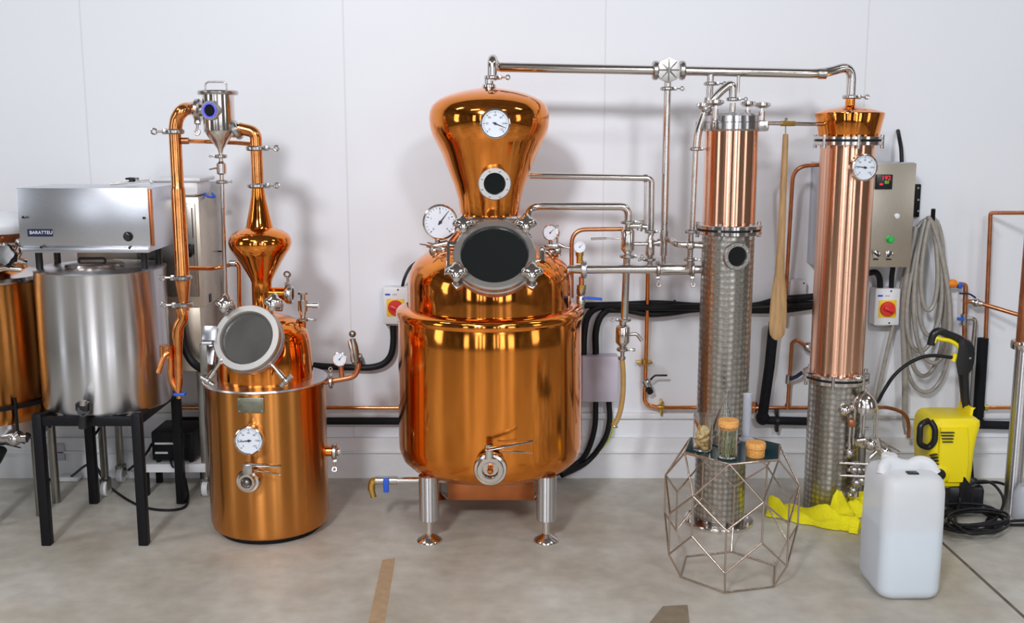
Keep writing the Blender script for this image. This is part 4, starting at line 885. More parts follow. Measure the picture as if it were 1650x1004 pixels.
tag(MB().cyl(at(1222, 198, -.55), at(1328, 200, -.44), .0085).build('steel_rail', 'steel'), 'thin horizontal steel rod between the tops of the two columns', 'rod')
tag(MB().cyl(at(1258, 199, -.513), at(1280, 199, -.488), .0105).build('rail_sleeve', 'brass'), 'brass sleeve on the steel rod above the paddle', 'sleeve')
T = thing('wooden_paddle', 'long wooden stirring paddle hanging from the steel rod between the columns', 'paddle', at(1266, 215, -.50))
PX = at(1266, 215, -.50).x; Pd = lambda y, hw: (at(1260, y, -.50).z, hw * mpp(at(1260, y, -.50)))
secs = []
for y, hw, th in ((216, 4, .011), (222, 4.6, .012), (300, 5.2, .013), (400, 6.4, .014), (440, 8, .013), (458, 10.5, .010), (475, 12.5, .008), (505, 13.8, .007), (525, 13.8, .006), (538, 12, .006), (545, 8, .005), (548, 3, .003)):
    z, r_ = Pd(y, hw); secs.append([(PX + r_ * math.cos(a_) * (1 if True else 1), -.50 + th * math.sin(a_), z) for a_ in [2 * PI * k_ / 16 for k_ in range(16)]])
MB().loft(secs).build('blade', 'wood', T)
z0 = at(1266, 216, -.50).z
MB().tube(bend([(PX, -.50, z0 - .01), (PX - .002, -.50, z0 + .035), (PX + .008, -.485, z0 + .058), (PX - .004, -.50, z0 + .062), (PX - .008, -.515, z0 + .05)], .01), .0025, 8).build('hook', 'steel_dark', T)
tag(MB().tube(bend([at(1330, 265, -.22), at(1278, 268, -.22), at(1266, 480, -.10), at(1264, 520, -.06)], .07), .0085).build('copper_pipe', 'copper_dull'), 'copper pipe curving down behind the wooden paddle from the right column', 'copper pipe')

# ================================================================== right column still
cr_ = C2.r(43, 300); CO = C2.o; Z2 = C2.z
T = thing('column_still', 'right column still with flared copper cap, dial thermometer and mottled steel base', 'still', CO)
MB().lathe(CO, Z1, [(cr_, Z2(604)), (cr_, Z2(450)), (cr_, Z2(300)), (cr_, Z2(228))], 64).build('copper_section', 'copper_pink', T)
MB().lathe(CO, Z1, [(0, 0), (cr_ * 1.0, 0), (cr_, .3), (cr_, Z2(606))], 64).build('steel_section', 'engine', T)
MB().lathe(CO, Z1, C2.prof([(46, 226), (46.5, 220), (48, 214), (54.5, 184), (54, 182), (44, 178), (28, 174.5), (10, 172), (8, 170), (7.5, 160)]), 64).build('cap', 'copper', T)
def colflange(y, name, rot):
    f = MB().lathe(CO, Z1, [(cr_ * .99, Z2(y + 8)), (cr_ * 1.2, Z2(y + 8)), (cr_ * 1.25, Z2(y + 7)), (cr_ * 1.25, Z2(y + 2)), (cr_ * 1.2, Z2(y + 1)), (cr_ * 1.2, Z2(y - 1)), (cr_ * 1.25, Z2(y - 2)), (cr_ * 1.25, Z2(y - 6)), (cr_ * 1.2, Z2(y - 7)), (cr_ * .99, Z2(y - 7))], 64).build(name, 'steel', T)
    MB().lathe(CO, Z1, [(cr_ * 1.18, Z2(y + 1.3)), (cr_ * 1.212, Z2(y + 1.3)), (cr_ * 1.212, Z2(y - 1.3)), (cr_ * 1.18, Z2(y - 1.3))], 64, close=True).build('gasket', 'black', f)
    for k_ in range(6):
        a_ = 2 * PI * k_ / 6 + rot; d = Vector((math.cos(a_), math.sin(a_), 0))
        MB().cyl(CO + d * cr_ * 1.22 + Z1 * Z2(y + 13), CO + d * cr_ * 1.22 + Z1 * Z2(y - 9), .0075, n=8).build('bolt', 'steel_cast', f)
colflange(226, 'top_flange', -PI / 2); colflange(605, 'mid_flange', -.9)
gauge(T, at(1393, 270, -.40 - cr_ - .03), (.16, -1, .02), .05, -82, .045, 'thermometer', 30, ['0', '20', '40', '60', '80', '100', '120'])
MB().ball(at(1383, 609, -.52), .022, sq=.7).build('clamp_knob', 'steel', T)

# spirit safe on the right of the column
SY = -.52; Sx = Ax(1393, 660, SY); W = lambda x, y, Y=SY: at(x, y, Y)
T = thing('spirit_safe', 'glass-cylinder spirit safe with steel dome and valves on the right column', 'spirit safe', W(1393, 700))
MB().lathe(Sx.o, Z1, Sx.prof([(19, 662), (20, 658), (19.5, 652), (17, 643), (12, 636), (6, 632), (3, 630), (3, 625), (0, 624)]), 40).build('dome', 'steel', T)
MB().lathe(Sx.o, Z1, [(Sx.r(17, 680), Sx.z(710)), (Sx.r(17, 680), Sx.z(661)), (Sx.r(17, 680) - .003, Sx.z(661)), (Sx.r(17, 680) - .003, Sx.z(710))], 40, close=True).build('glass_cylinder', 'glass', T)
MB().lathe(Sx.o, Z1, Sx.prof([(0, 718), (14, 718), (18, 713), (19, 709), (17, 707), (0, 707)]), 40).build('tray', 'steel', T)
MB().cyl((Sx.X, SY, Sx.z(712)), (Sx.X, SY, Sx.z(670)), .007).build('inner_spout', 'steel', T); MB().cyl((Sx.X, SY, Sx.z(690)), (Sx.X + .02, SY, Sx.z(690)), .006).build('inner_arm', 'steel_cast', T)
for dx, dy in ((-.045, -.02), (.045, -.02), (.0, .047)): MB().cyl((Sx.X + dx, SY + dy, Sx.z(714)), (Sx.X + dx, SY + dy, Sx.z(655)), .004, n=10).build('rod', 'steel', T)
MB().cyl(at(1358, 661, -.47), W(1374, 661), .022).build('inlet_pipe', 'steel', T); MB().ball(at(1361, 661, -.51), .027).build('inlet_knob', 'steel', T)
MB().cyl((Sx.X, SY, Sx.z(716)), (Sx.X, SY, Sx.z(790)), .0145).build('outlet_pipe', 'steel_dark', T)
MB().cyl(W(1371, 668), W(1368, 732), .007).build('overflow_tube', 'steel', T); MB().ball(W(1369, 731), .016, sq=1.4).build('overflow_bulb', 'steel', T)
MB().box(W(1372, 682, SY - .03), (.025, .02, .03), None, .004).build('tag_block', 'copper_dull', T)
for y_ in (748, 768):
    MB().cyl(W(1352, y_ - 2, SY - .05), W(1398, y_, SY - .05), .0055).build('valve_lever', 'steel', T)
vb = MB()
for px, py, r_ in ((1376, 757, .02), (1384, 757, .016), (1380, 778, .02), (1375, 790, .016), (1388, 774, .02), (1370, 798, .012)): vb.ball(W(px, py, SY - .03), r_)
vb.cyl(W(1380, 742), W(1378, 800, SY - .02), .014); vb.cyl(W(1366, 757, SY - .03), W(1392, 757, SY - .03), .009); vb.build('lower_valves', 'steel_cast', T)
vb = MB(); VY = -.56
W2 = lambda x, y: at(x, y, VY)
vb.cyl(W2(1392, 710), W2(1440, 735), .015); vb.ball(W2(1403, 716), .025); vb.ball(W2(1426, 728), .026); vb.cyl(W2(1418, 724), W2(1434, 738), .019); vb.cyl(W2(1380, 710), W2(1394, 708), .010); vb.cyl(W2(1412, 706), W2(1416, 722), .015)
vb.build('drain_valve', 'steel', T); MB().cyl(W2(1433, 737), W2(1437, 741), .012).build('drain_mouth', 'black_gloss', T)
lever(T, W2(1415, 708), W2(1450, 728), .008, name='valve_lever'); MB().cyl(W2(1413, 727), W2(1401, 739), .008).build('drain_stub', 'steel', T)

# copper pipework behind the two columns
W = lambda x, y, Y=-.045: at(x, y, Y)
T = thing('copper_pipe', 'low copper pipe on the wall between the columns, with riser and small tap', 'copper pipe', W(1260, 655))
MB().tube([W(1218, 657), W(1330, 657)], .0085).build('pipe', 'copper_dull', T)
tp_ = MB().cyl(W(1212, 657), W(1224, 657), .012); tp_.cyl(W(1216, 648), W(1215, 664), .012); tp_.build('end_tee', 'copper_dull', T)
MB().tube(bend([W(1269, 656), W(1276, 552), W(1284, 548), W(1298, 557)], .03), .0085).build('riser', 'copper_dull', T)
MB().cyl(W(1270, 618), W(1271, 604), .014).build('tap_body', 'steel_cast', T)
MB().tube([W(1273, 611, -.06), W(1283, 607, -.07), W(1293, 600, -.08)], .0085).build('tap_lever', 'navy', T)
MB().lathe(W(1297, 556), W(1310, 564) - W(1297, 556), [(0, 0), (.014, 0), (.022, .01), (.022, .04), (0, .04)], 20).build('union', 'steel_cast', T)
MB().cyl(W(1269, 658), W(1269, 651), .012).build('riser_tee', 'copper_dull', T)
T = thing('insulated_pipe', 'black insulated pipe below the paddle, leaning down to an elbow then right', 'pipe', W(1240, 600, -.08))
MB().tube([W(1247, 520, -.09), W(1240, 590, -.07), W(1229, 668, -.055)], .023).build('riser', 'foam', T)
MB().ball(W(1229, 674, -.055), .031).build('elbow', 'foam', T); MB().cyl(W(1224, 677, -.055), W(1345, 680, -.05), .0185).build('run', 'foam', T)
cl = MB().cyl(W(1249, 679, -.053), W(1254, 679, -.053), .024); cl.box(W(1251, 664, -.04), (.014, .03, .03), None, .003); cl.box(W(1251, 690, -.04), (.014, .03, .03), None, .003); cl.build('pipe_clip', 'black_gloss', T)

# ================================================================== control cabinet with isolator (right)
ky = -.20; ka, kb_ = at(1467, 432, ky), at(1467, 262, ky); kx0 = at(1305, 350, -.02).x
T = thing('control_cabinet', 'beige steel control cabinet with red digital display on the wall behind the right column', 'control cabinet', ((kx0 + ka.x) / 2, 0, ka.z))
MB().box2((kx0, ky + .02, ka.z), (ka.x, 0, kb_.z), bev=.004).build('case', 'steel_sheet', T)
MB().box2((kx0 + .004, ky, ka.z + .004), (ka.x - .001, ky + .018, kb_.z - .003), bev=.003).build('door', 'steel_warm', T)
KP = lambda x, y, o=0: at(x, y, ky - o)
ds = MB().box2((KP(1410, 293).x, ky - .012, KP(1420, 305).z), (KP(1437, 293).x, ky + .002, KP(1420, 281).z), bev=.003).build('display', 'black_gloss', T)
text('192', .026, 'led_red', ds, KP(1428, 287, .0125), (0, -1, 0), 'red_digits', .0004); text('80', .018, 'led_green', ds, KP(1429, 294, .0125), (0, -1, 0), 'green_digits', .0004)
MB().box(KP(1420, 297, .0125), (.013, .001, .007)).build('red_indicator', 'led_red', ds)
MB().lathe(KP(1445, 348), (0, -1, 0), [(0, 0), (.011, 0), (.011, .006), (.007, .008), (0, .008)], 24).build('lock', 'white_pl', T)
MB().lathe(KP(1434, 386), (0, -1, 0), [(0, 0), (.016, 0), (.015, .012), (.011, .018), (0, .019)], 28).build('push_button', 'green_lamp', T, label='green push button')
for px in (1412, 1433):
    k_ = MB().lathe(KP(px, 410), (0, -1, 0), [(0, 0), (.016, 0), (.016, .006), (.012, .008), (0, .008)], 28).build('selector_switch', 'steel', T)
    MB().box(KP(px, 410, .014), (.007, .016, .026), Matrix.Rotation(.5 if px > 1420 else 2.2, 3, 'Y'), .002).build('selector_handle', 'black_gloss', k_)
    MB().box(KP(px - 1, 418, .001), (.022, .002, .006)).build('switch_label', 'black_gloss', T)
c = isolator(1428, 494, 0, 'white isolator switch with red handle below the beige control cabinet')
W = lambda x, y, Y=-.05: at(x, y, Y)
tag(MB().tube(smooth([W(1400, 440, -.1), W(1411, 439, -.08), W(1417, 448, -.06), W(1418, 466)]), .013).build('flexible_conduit', 'black'), 'curved black conduit entering the left top of the right isolator', 'conduit')
tag(MB().tube(smooth([W(1439, 430, -.12), W(1437, 446, -.08), W(1436, 466)]), .011).build('flexible_conduit', 'black'), 'straight black conduit between control cabinet and the right isolator', 'conduit')
tag(MB().tube(smooth([W(1447, 211, -.01), W(1449, 222, -.06), W(1452, 240, -.09), W(1453, 262, -.1)]), .0085).build('flexible_conduit', 'black'), 'short black cable rising from the top of the control cabinet', 'cable')

# ================================================================== grey hose on wall hooks
T = thing('wall_hook', 'black slotted hook bar on the wall left of the coiled hose', 'hook', W(1479, 320))
hk = MB().box2((W(1475, 325, -.02).x, -.02, W(1480, 350, -.02).z), (W(1483, 325, -.02).x, 0, W(1480, 297, -.02).z), bev=.003); hk.build('bar', 'black_paint', T)
for y_ in (303, 322, 340): MB().disc(W(1479.5, y_, -.02), (0, -1, 0), .005, .002, 12).build('screw_hole', 'steel_dark', T)
T = tag(MB().tube(bend([W(1502, 362, -.005), W(1503, 354, -.14), W(1504, 337, -.15)], .02), .009).build('wall_hook', 'black_paint'), 'black upturned hook holding up the coiled grey hose', 'hook')
def loop_pts(cx, top, bot, wd, Y0, Y1_, px_shift=0, n_=26, full=True, rnd=.75):
    out = []
    for i in range(n_):
        t = 2 * PI * i / n_
        k = (1 - math.cos(t)) / 2
        out.append(at(cx + px_shift * k + 1.22 * wd * math.sin(t) * (.35 + .65 * k ** rnd), top + (bot - top) * k, Y0 + (Y1_ - Y0) * i / n_))
    return out
hp = []
for (cx, top, bot, wd, a0, a1, sh_) in ((1499, 352, 632, 40, -.05, -.075, -8), (1502, 350, 606, 30, -.075, -.10, -14), (1498, 351, 566, 27, -.10, -.12, -16),
                                       (1503, 354, 540, 19, -.12, -.13, -6), (1500, 352, 500, 14, -.13, -.14, -4), (1496, 350, 585, 30, -.14, -.12, 8)):
    hp += loop_pts(cx, top, bot, wd, a0, a1, sh_)
hp = [at(1412, 648, -.06), at(1424, 590, -.06), at(1440, 520, -.06), at(1460, 430, -.06), at(1480, 366, -.05)] + hp + [at(1510, 358, -.12), at(1519, 400, -.10), at(1520, 480, -.08), at(1519, 560, -.07)]
T = thing('coiled_hose', 'long grey hose hung in loops on black hooks right of the control cabinet', 'hose', at(1495, 350, -.05))
MB().tube(smooth(hp, 4), .0095, 10).build('hose', 'hose_grey', T)
MB().tube(smooth([at(1476, 366, -.08), at(1462, 440, -.10), at(1456, 520, -.09), at(1458, 600, -.08), at(1458, 672, -.08), at(1462, 700, -.1)]), .0135, 12).build('hose_end', 'hose_grey', T)
MB().cyl(at(1519, 556, -.07), at(1518, 572, -.07), .012).build('hose_fitting', 'steel_cast', T)

# ================================================================== right-hand wall pipework
W = lambda x, y, Y=-.06: at(x, y, Y)
T = thing('water_pipe', 'copper water pipe with orange connector and blue taps right of the coiled hose', 'copper pipe', W(1555, 560))
MB().tube(bend([W(1546, 458), W(1556, 459), W(1555, 490), W(1551, 645), W(1549, 668)], .03), .0105).build('pipe', 'copper_dull', T)
MB().tube([W(1556, 486, -.07), W(1570, 486, -.07), W(1650, 510, -.2)], .0095).build('branch_pipe', 'copper_dull', T)
MB().lathe(W(1522, 457), X1, [(0, 0), (.012, 0), (.014, .006), (.017, .01), (.019, .04), (.015, .05), (0, .05)], 24).build('hose_connector', 'orange_pl', T, label='orange hose connector')
MB().cyl(W(1519, 457), W(1524, 457), .013).build('hose_tail', 'steel_dark', T); MB().cyl(W(1537, 458), W(1543, 458), .011).build('nipple', 'brass', T)
MB().box(W(1546, 460), (.018, .03, .026), None, .004).build('tap_handle', 'blue_pl', T, label='blue tap handle')
tv = MB().cyl(W(1566, 486, -.075), W(1582, 490, -.09), .014); tv.ball(W(1573, 488, -.08), .019); tv = tv.build('ball_valve', 'steel_cast', T)
MB().tube(bend([W(1572, 480, -.09), W(1562, 473, -.09), W(1546, 473, -.09)], .02), .004).build('valve_lever', 'navy', tv)
MB().cyl(W(1553, 524), W(1553, 506), .014).build('tee', 'steel_cast', T); MB().box(W(1548, 514, -.08), (.028, .014, .014), None, .003).build('tap_handle', 'blue_pl', T, label='blue tap handle')
MB().tube(bend([W(1555, 514), W(1572, 513), W(1563, 600), W(1559, 660)], .06), .0095).build('flexible_tail', 'steel_cast', T)
T = tag(MB().tube(bend([W(1588, 548), W(1596, 343), W(1660, 343, -.3)], .012, 4), .009).build('copper_pipe', 'copper_dull'), 'tall thin copper pipe rising from black insulation near the right edge, then turning right', 'copper pipe')
T = thing('insulated_pipe', 'black insulated upright pipe with elbow near the right edge behind the pressure washer', 'pipe', W(1580, 610))
MB().cyl(W(1584, 545), W(1576, 672), .0235).build('riser', 'foam', T); MB().ball(W(1575, 681), .03).build('elbow', 'foam', T); MB().cyl(W(1572, 684), W(1680, 687), .019).build('run', 'foam', T)
T = thing('copper_pipe', 'short low copper pipe on the wall at the right edge above the black pipe', 'copper pipe', W(1620, 657))
MB().cyl(W(1586, 657), W(1680, 657), .008).build('pipe', 'copper_pipe', T); MB().cyl(W(1585, 657), W(1591, 657), .014).build('end_cap', 'brass', T)
tag(MB().tube(smooth([at(1410, 657, -.2), at(1430, 657, -.16), at(1452, 664, -.14), at(1463, 678, -.14), at(1464, 705, -.14)]), .008).build('copper_pipe', 'copper_dull'), 'thin copper pipe bending down behind the jerry can and pressure washer', 'copper pipe')
# thin column at the right edge
U = Ax(1651, 560, -.45)
T = thing('column_still', 'slim column at the right edge, copper above a flange and steel below', 'still', U.o)
ur = U.r(14, 560)
MB().lathe(U.o, Z1, [(ur, U.z(550)), (ur, U.z(330)), (ur * .9, U.z(326)), (0, U.z(325))], 32).build('copper_section', 'copper_dull', T)
MB().lathe(U.o, Z1, [(0, 0), (ur * .95, 0), (ur * .95, U.z(556))], 32).build('steel_section', 'steel_br', T)
MB().lathe(U.o, Z1, [(ur * .9, U.z(562)), (ur * 1.45, U.z(562)), (ur * 1.5, U.z(560)), (ur * 1.5, U.z(551)), (ur * 1.45, U.z(549)), (ur * .9, U.z(549))], 32).build('flange', 'steel', T)
MB().cyl((U.X, U.Y, U.z(327)), (U.X, U.Y, U.z(312)), .012).build('top_valve', 'steel_cast', T); MB().cyl((U.X - .03, U.Y, U.z(324)), (U.X + .02, U.Y, U.z(322)), .006).build('top_lever', 'steel', T)

# ================================================================== pressure washer
wc = ground(1528, 818); wc.y = -.36; wc.x = at(1522, 700, -.36).x
T = thing('pressure_washer', 'bright yellow pressure washer with black base on the floor behind the jerry can', 'pressure washer', (wc.x, wc.y, 0))
def rrect(cx, cy, z, w_, d_, r_=.03, n_=5):
    out = []
    for sx, sy, a0 in ((1, 1, 0), (-1, 1, PI / 2), (-1, -1, PI), (1, -1, 1.5 * PI)):
        for i in range(n_ + 1):
            a_ = a0 + PI / 2 * i / n_; out.append((cx + sx * (w_ / 2 - r_) + r_ * math.cos(a_), cy + sy * (d_ / 2 - r_) + r_ * math.sin(a_), z))
    return out
YW = wc.y + .02
def wsec(py, x0, x1, d_, r_=.03, dy=0):
    x0 += 9 if d_ > .15 else 0; x1 -= 9; a_, b_ = at(x0, py, YW), at(x1, py, YW); return rrect((a_.x + b_.x) / 2, wc.y + dy, a_.z, b_.x - a_.x, d_, r_)
MB().loft([wsec(775, 1500, 1553, .17, .02), wsec(768, 1484, 1556, .20), wsec(745, 1474, 1558, .215), wsec(715, 1472, 1561, .215), wsec(690, 1471, 1567, .205), wsec(675, 1473, 1572, .2), wsec(668, 1476, 1572, .195), wsec(664, 1480, 1567, .18), wsec(662.5, 1486, 1560, .16)]).build('body', 'yellow_pl', T, sharp=.5)
fyw = wc.y - .108
MB().loft([wsec(760, 1505, 1545, .02, .008, -.108), wsec(735, 1490, 1548, .025, .01, -.108), wsec(700, 1493, 1550, .025, .01, -.1045), wsec(676, 1496, 1548, .02, .008, -.102)]).build('front_cover', 'yellow_pl', T, sharp=.5)
MB().loft([wsec(665, 1552, 1566, .12, .012, .02), wsec(655, 1554, 1568, .12, .012, .02), wsec(652, 1560, 1568, .1, .01, .02)]).build('gun_holder', 'yellow_pl', T, sharp=.5)
for k_ in range(4): MB().box(at(1527, 697 + 5 * k_, fyw - .012), (.055 - .004 * k_, .012, .003), None, .001).build('vent_slot', 'ink', T)
for k_ in range(4): MB().box(at(1504 + k_, 733 + 5 * k_, fyw - .002), (.03, .02, .003), Matrix.Rotation(-.3, 3, 'Y'), .001).build('vent_slot', 'ink', T)
MB().box2((at(1508, 790, YW).x, wc.y - .11, .012), (at(1566, 790, YW).x, wc.y + .11, at(1520, 768, YW).z), bev=.02).build('base', 'black_gloss', T)
MB().loft([wsec(800, 1522, 1556, .06, .01, -.09), wsec(770, 1526, 1556, .04, .01, -.1), wsec(752, 1530, 1541, .03, .006, -.106)]).build('front_skirt', 'black_gloss', T)
for px, yy in ((1566, -.06), (1500, .06)):
    wx = at(px, 800, wc.y).x; MB().lathe((wx - .018, wc.y + yy * .3 + .03, .055), X1, [(0, 0), (.05, 0), (.055, .006), (.055, .034), (.05, .04), (0, .04)], 32).build('wheel', 'black', T)
MB().tube(bend([at(1496, 678, fyw + .01), at(1483, 684, fyw - .01), at(1481, 716, fyw - .01), at(1496, 722, fyw + .006), at(1506, 712, fyw - .004), at(1507, 690, fyw - .002), at(1499, 678, fyw + .01)], .02), .0125).build('carry_handle', 'black_gloss', T)
sw_ = MB().lathe(at(1514, 764, fyw - .005), (0, -1, 0), [(0, 0), (.036, 0), (.036, .012), (.026, .016), (0, .016)], 32).build('switch_ring', 'yellow_pl', T)
MB().lathe(at(1514, 764, fyw - .02), (0, -1, 0), [(0, 0), (.023, 0), (.021, .012), (0, .013)], 28).build('power_switch', 'black_gloss', sw_)
T = thing('spray_gun', 'black and yellow trigger spray gun standing upright behind the pressure washer', 'spray gun', at(1560, 660, -.32))
gy = -.33; g_ = lambda x, y, Y=gy: at(x, y, Y)
MB().tube([g_(1561, 672), g_(1555, 640), g_(1553, 608), g_(1552, 598)], [.017, .0185, .021, .024], 18).build('lance', 'black_gloss', T)
MB().loft([[tuple(p) for p in [g_(cx - w_, y, gy - .018), g_(cx, y, gy - .024), g_(cx + w_, y, gy - .018), g_(cx + w_, y, gy + .018), g_(cx, y, gy + .024), g_(cx - w_, y, gy + .018)]] for y, cx, w_ in ((604, 1552, 8), (596, 1554, 12), (585, 1555, 14.5), (570, 1557, 14), (558, 1557, 12), (549, 1554, 9), (546, 1551, 6))]).build('body', 'black_gloss', T, sharp=.5)
MB().tube(smooth([g_(1558, 556), g_(1545, 546), g_(1528, 539), g_(1514, 534), g_(1505, 538), g_(1501, 550), g_(1500, 556)]), .0165, 14).build('grip', 'black_gloss', T)
MB().tube(smooth([g_(1546, 562, gy - .006), g_(1541, 555, gy - .006), g_(1530, 549, gy - .006), g_(1518, 547, gy - .006), g_(1508, 545, gy - .006), g_(1505, 552, gy - .006)]), .0085, 12).build('trigger', 'yellow_pl', T, label='yellow trigger')
MB().cyl(g_(1541, 570), g_(1536, 582), .0125).build('hose_collar', 'yellow_pl', T)
MB().disc(g_(1563, 577, gy - .023), (0, -1, 0), .005, .003, 12).build('screw', 'steel_cast', T)
tag(MB().tube(smooth([g_(1540, 577), g_(1525, 575), g_(1505, 573), g_(1485, 576), g_(1462, 587), g_(1440, 606), g_(1424, 630), at(1413, 648, -.4), at(1402, 638, -.46)]), .0075).build('pressure_hose', 'black'), 'thin black hose arching left from the spray gun to the right column', 'hose')
tag(MB().tube(smooth([at(1561, 690, -.2), at(1565, 740, -.22), at(1568, 790, -.25), ground(1570, 812, .008)]), .0065).build('pressure_hose', 'black'), 'black hose dropping down behind the right side of the pressure washer', 'hose')
cp = []
random.seed(3)
for k_ in range(7):
    cx, cy, rx, ry = 1560 + random.uniform(-22, 22), 836 + random.uniform(-8, 6), random.uniform(36, 62), random.uniform(9, 18)
    for i in range(12):
        a_ = 2 * PI * i / 12 + k_ * .5
        cp.append(ground(cx + rx * math.cos(a_), cy + ry * math.sin(a_), .008 + .007 * k_ + .01 * random.random()))
lp = [at(1545, 815, -.5), at(1552, 790, -.47), at(1575, 776, -.45), at(1600, 780, -.46), at(1617, 805, -.5), at(1608, 830, -.55), at(1580, 846, -.6), ground(1550, 850, .02)]
cp = [ground(1660, 846, .01), ground(1620, 845, .01)] + cp + lp + [ground(1600, 842, .05), ground(1660, 838, .01)]
tag(MB().tube(smooth(cp, 5), .0058, 9).build('power_cable', 'black'), 'tangled coil of black cable on the floor at the foot of the pressure washer', 'cable')
tag(MB().tube(smooth([at(1575, 778, -.45), at(1610, 778, -.4), at(1640, 792, -.36), at(1665, 806, -.34)]), .006).build('pressure_hose', 'black'), 'black hose lifting off the cable coil towards the right edge', 'hose')
jp = ground(1648, 835)
tag(MB().lathe((jp.x, jp.y, 0), Z1, [(0, 0), (.042, 0), (.045, .005), (.045, .11), (.03, .13), (.028, .14), (.026, .14), (.028, .13), (.042, .108), (.042, .006), (0, .004)], 32).build('bottle', 'plastic_clear'), 'small clear plastic bottle on the floor at the right edge', 'bottle')

# ================================================================== jerry can
jc = Vector((1.337, -1.19, 0)); ja = math.radians(1)
T = thing('jerry_can', 'white translucent jerry can, half full, standing in the right foreground', 'jerry can', jc)
Rj = Matrix.Rotation(ja, 3, 'Z')
def jsec(z, w_, d_, r_=.045, ox=0, oy=0, n_=7): return [Rj @ Vector(p) + jc for p in [(x + ox, y + oy, z) for x, y, _ in rrect(0, 0, 0, w_, d_, r_, n_)]]
JW, JD, JH = .212, .245, .430
MB().loft([jsec(.002, JW - .05, JD - .05, .03), jsec(.004, JW - .03, JD - .03, .04), jsec(.016, JW - .008, JD - .008), jsec(.035, JW, JD), jsec(.15, JW + .002, JD + .002), jsec(.3, JW, JD), jsec(.375, JW - .002, JD - .002), jsec(JH - .022, JW - .01, JD - .01), jsec(JH - .008, JW - .03, JD - .03, .04), jsec(JH, JW - .06, JD - .06, .04)]).build('body', 'jerry', T, sharp=1.2)
def jl(x, y, z): return Rj @ Vector((x, y, z)) + jc
hd = MB(); hd.tube(smooth([jl(-.085, -.02, JH - .02), jl(-.075, -.01, JH + .004), jl(-.055, .0, JH + .012), jl(-.02, 0, JH + .002), jl(.012, 0, JH - .002), jl(.045, 0, JH + .012), jl(.07, -.01, JH + .008), jl(.088, -.02, JH - .02)]), [.02] * 57, 14, flat=1.5); hd.build('handle', 'jerry', T)
MB().box(jl(.0, -.062, JH + .0), (.038, .03, .010), Rj, .004).build('hand_hole', 'black_gloss', T)
nk = MB().lathe(jl(-.045, .03, JH - .006), Z1, [(.026, 0), (.024, .02), (.027, .022), (.027, .04), (.024, .045), (0, .046)], 32, 0); nk.build('cap', 'white_pl', T)
MB().loft([jsec(.008, JW - .035, JD - .035, .035), jsec(.02, JW - .012, JD - .012, .04), jsec(.04, JW - .006, JD - .006, .042), jsec(.245, JW - .006, JD - .006, .042)]).build('liquid', 'liquid', T, sharp=1.2)

# ================================================================== yellow cloth
def cloth(name, P, Wd, hgt, seed, lab):
    rnd = random.Random(seed); P = [Vector(p) for p in P]; P = smooth(P, 10); n_ = len(P); m_ = 26; top, secs = [], []
    ph = [rnd.uniform(0, 6) for _ in range(6)]
    for i, p in enumerate(P):
        t = i / (n_ - 1); d = (P[min(i + 1, n_ - 1)] - P[max(i - 1, 0)]); d.z = 0; d.normalize(); s = Vector((-d.y, d.x, 0))
        wd = Wd * (.45 + .55 * math.sin(PI * min(1, t * 1.1 + .12)) ** .5) if t < .9 else Wd * (.8)
        sec = []
        for j in range(m_):
            a_ = 2 * PI * j / m_; x = math.cos(a_); y = math.sin(a_)
            h = hgt * (1 + .35 * math.sin(9 * t + ph[0] + x * 2) + .25 * math.sin(21 * t + ph[1] + 3 * x))
            zz = max(0, y) ** .6 * h * (.72 + .28 * math.sin(5 * x + 6 * t + ph[2]))
            sec.append(p + s * (x * wd * (1 + .08 * math.sin(17 * t + ph[3]) + .05 * math.sin(31 * t + ph[4] * (1 if x > 0 else 2)))) + Vector((0, 0, .003 + zz)))
        secs.append(sec)
    o = MB().loft(secs).build(name, 'yellow_cloth', sharp=1.4); return tag(o, lab, 'cloth')
cloth('cleaning_cloth', [ground(1238, 826), ground(1270, 831), ground(1310, 840), ground(1350, 850), ground(1385, 856)], .062, .05, 4, 'crumpled yellow cleaning cloth on the floor in front of the right column')
cloth('cleaning_cloth', [ground(1345, 840), ground(1362, 832), ground(1390, 826), ground(1412, 826)], .05, .085, 8, 'second yellow cloth heaped behind the jerry can at the foot of the right column')

# ================================================================== wire side table and what stands on it
TC = Vector((.775, -1.068, 0)); th0 = math.radians(-105)
T = thing('side_table', 'hexagonal wire side table with smoked glass top standing before the middle column', 'side table', TC)
def hx(r_, z, k, half=0): a_ = th0 + (k + half * .5) * PI / 3; return TC + Vector((math.cos(a_) * r_, math.sin(a_) * r_, z))
ht = .458
Tt = [hx(.182, ht, k) for k in range(6)]; Ut = [hx(.232, .342, k, 1) for k in range(6)]; Mt = [hx(.232, .243, k) for k in range(6)]
Nt = [hx(.232, .092, k) for k in range(6)]; Lt = [hx(.232, .2, k, 1) for k in range(6)]; Bt = [hx(.185, .004, k) for k in range(6)]
wr = .0034
def edge(a_, b_): MB().tube([a_, b_], wr, 10).build('wire_strut', 'wire', T)
for k in range(6):
    j = (k + 1) % 6; i = (k - 1) % 6
    for a_, b_ in ((Tt[k], Ut[k]), (Tt[j], Ut[k]), (Ut[k], Mt[k]), (Ut[k], Mt[j]), (Mt[k], Nt[k]), (Ut[k], Lt[k]), (Lt[k], Nt[k]), (Lt[k], Nt[j]), (Nt[k], Bt[k]), (Bt[k], Bt[j])): edge(a_, b_)
MB().tube([p for p in Tt], .0045, 10, closed=True).build('top_rim', 'wire', T)
ins = [hx(.179, ht - .002, k) for k in range(6)]
MB().prism(ins, (0, 0, .006)).build('glass_top', 'glass_teal', T)
ZT = ht + .0045
def tabp(px, py): return ground(px, py, ZT)
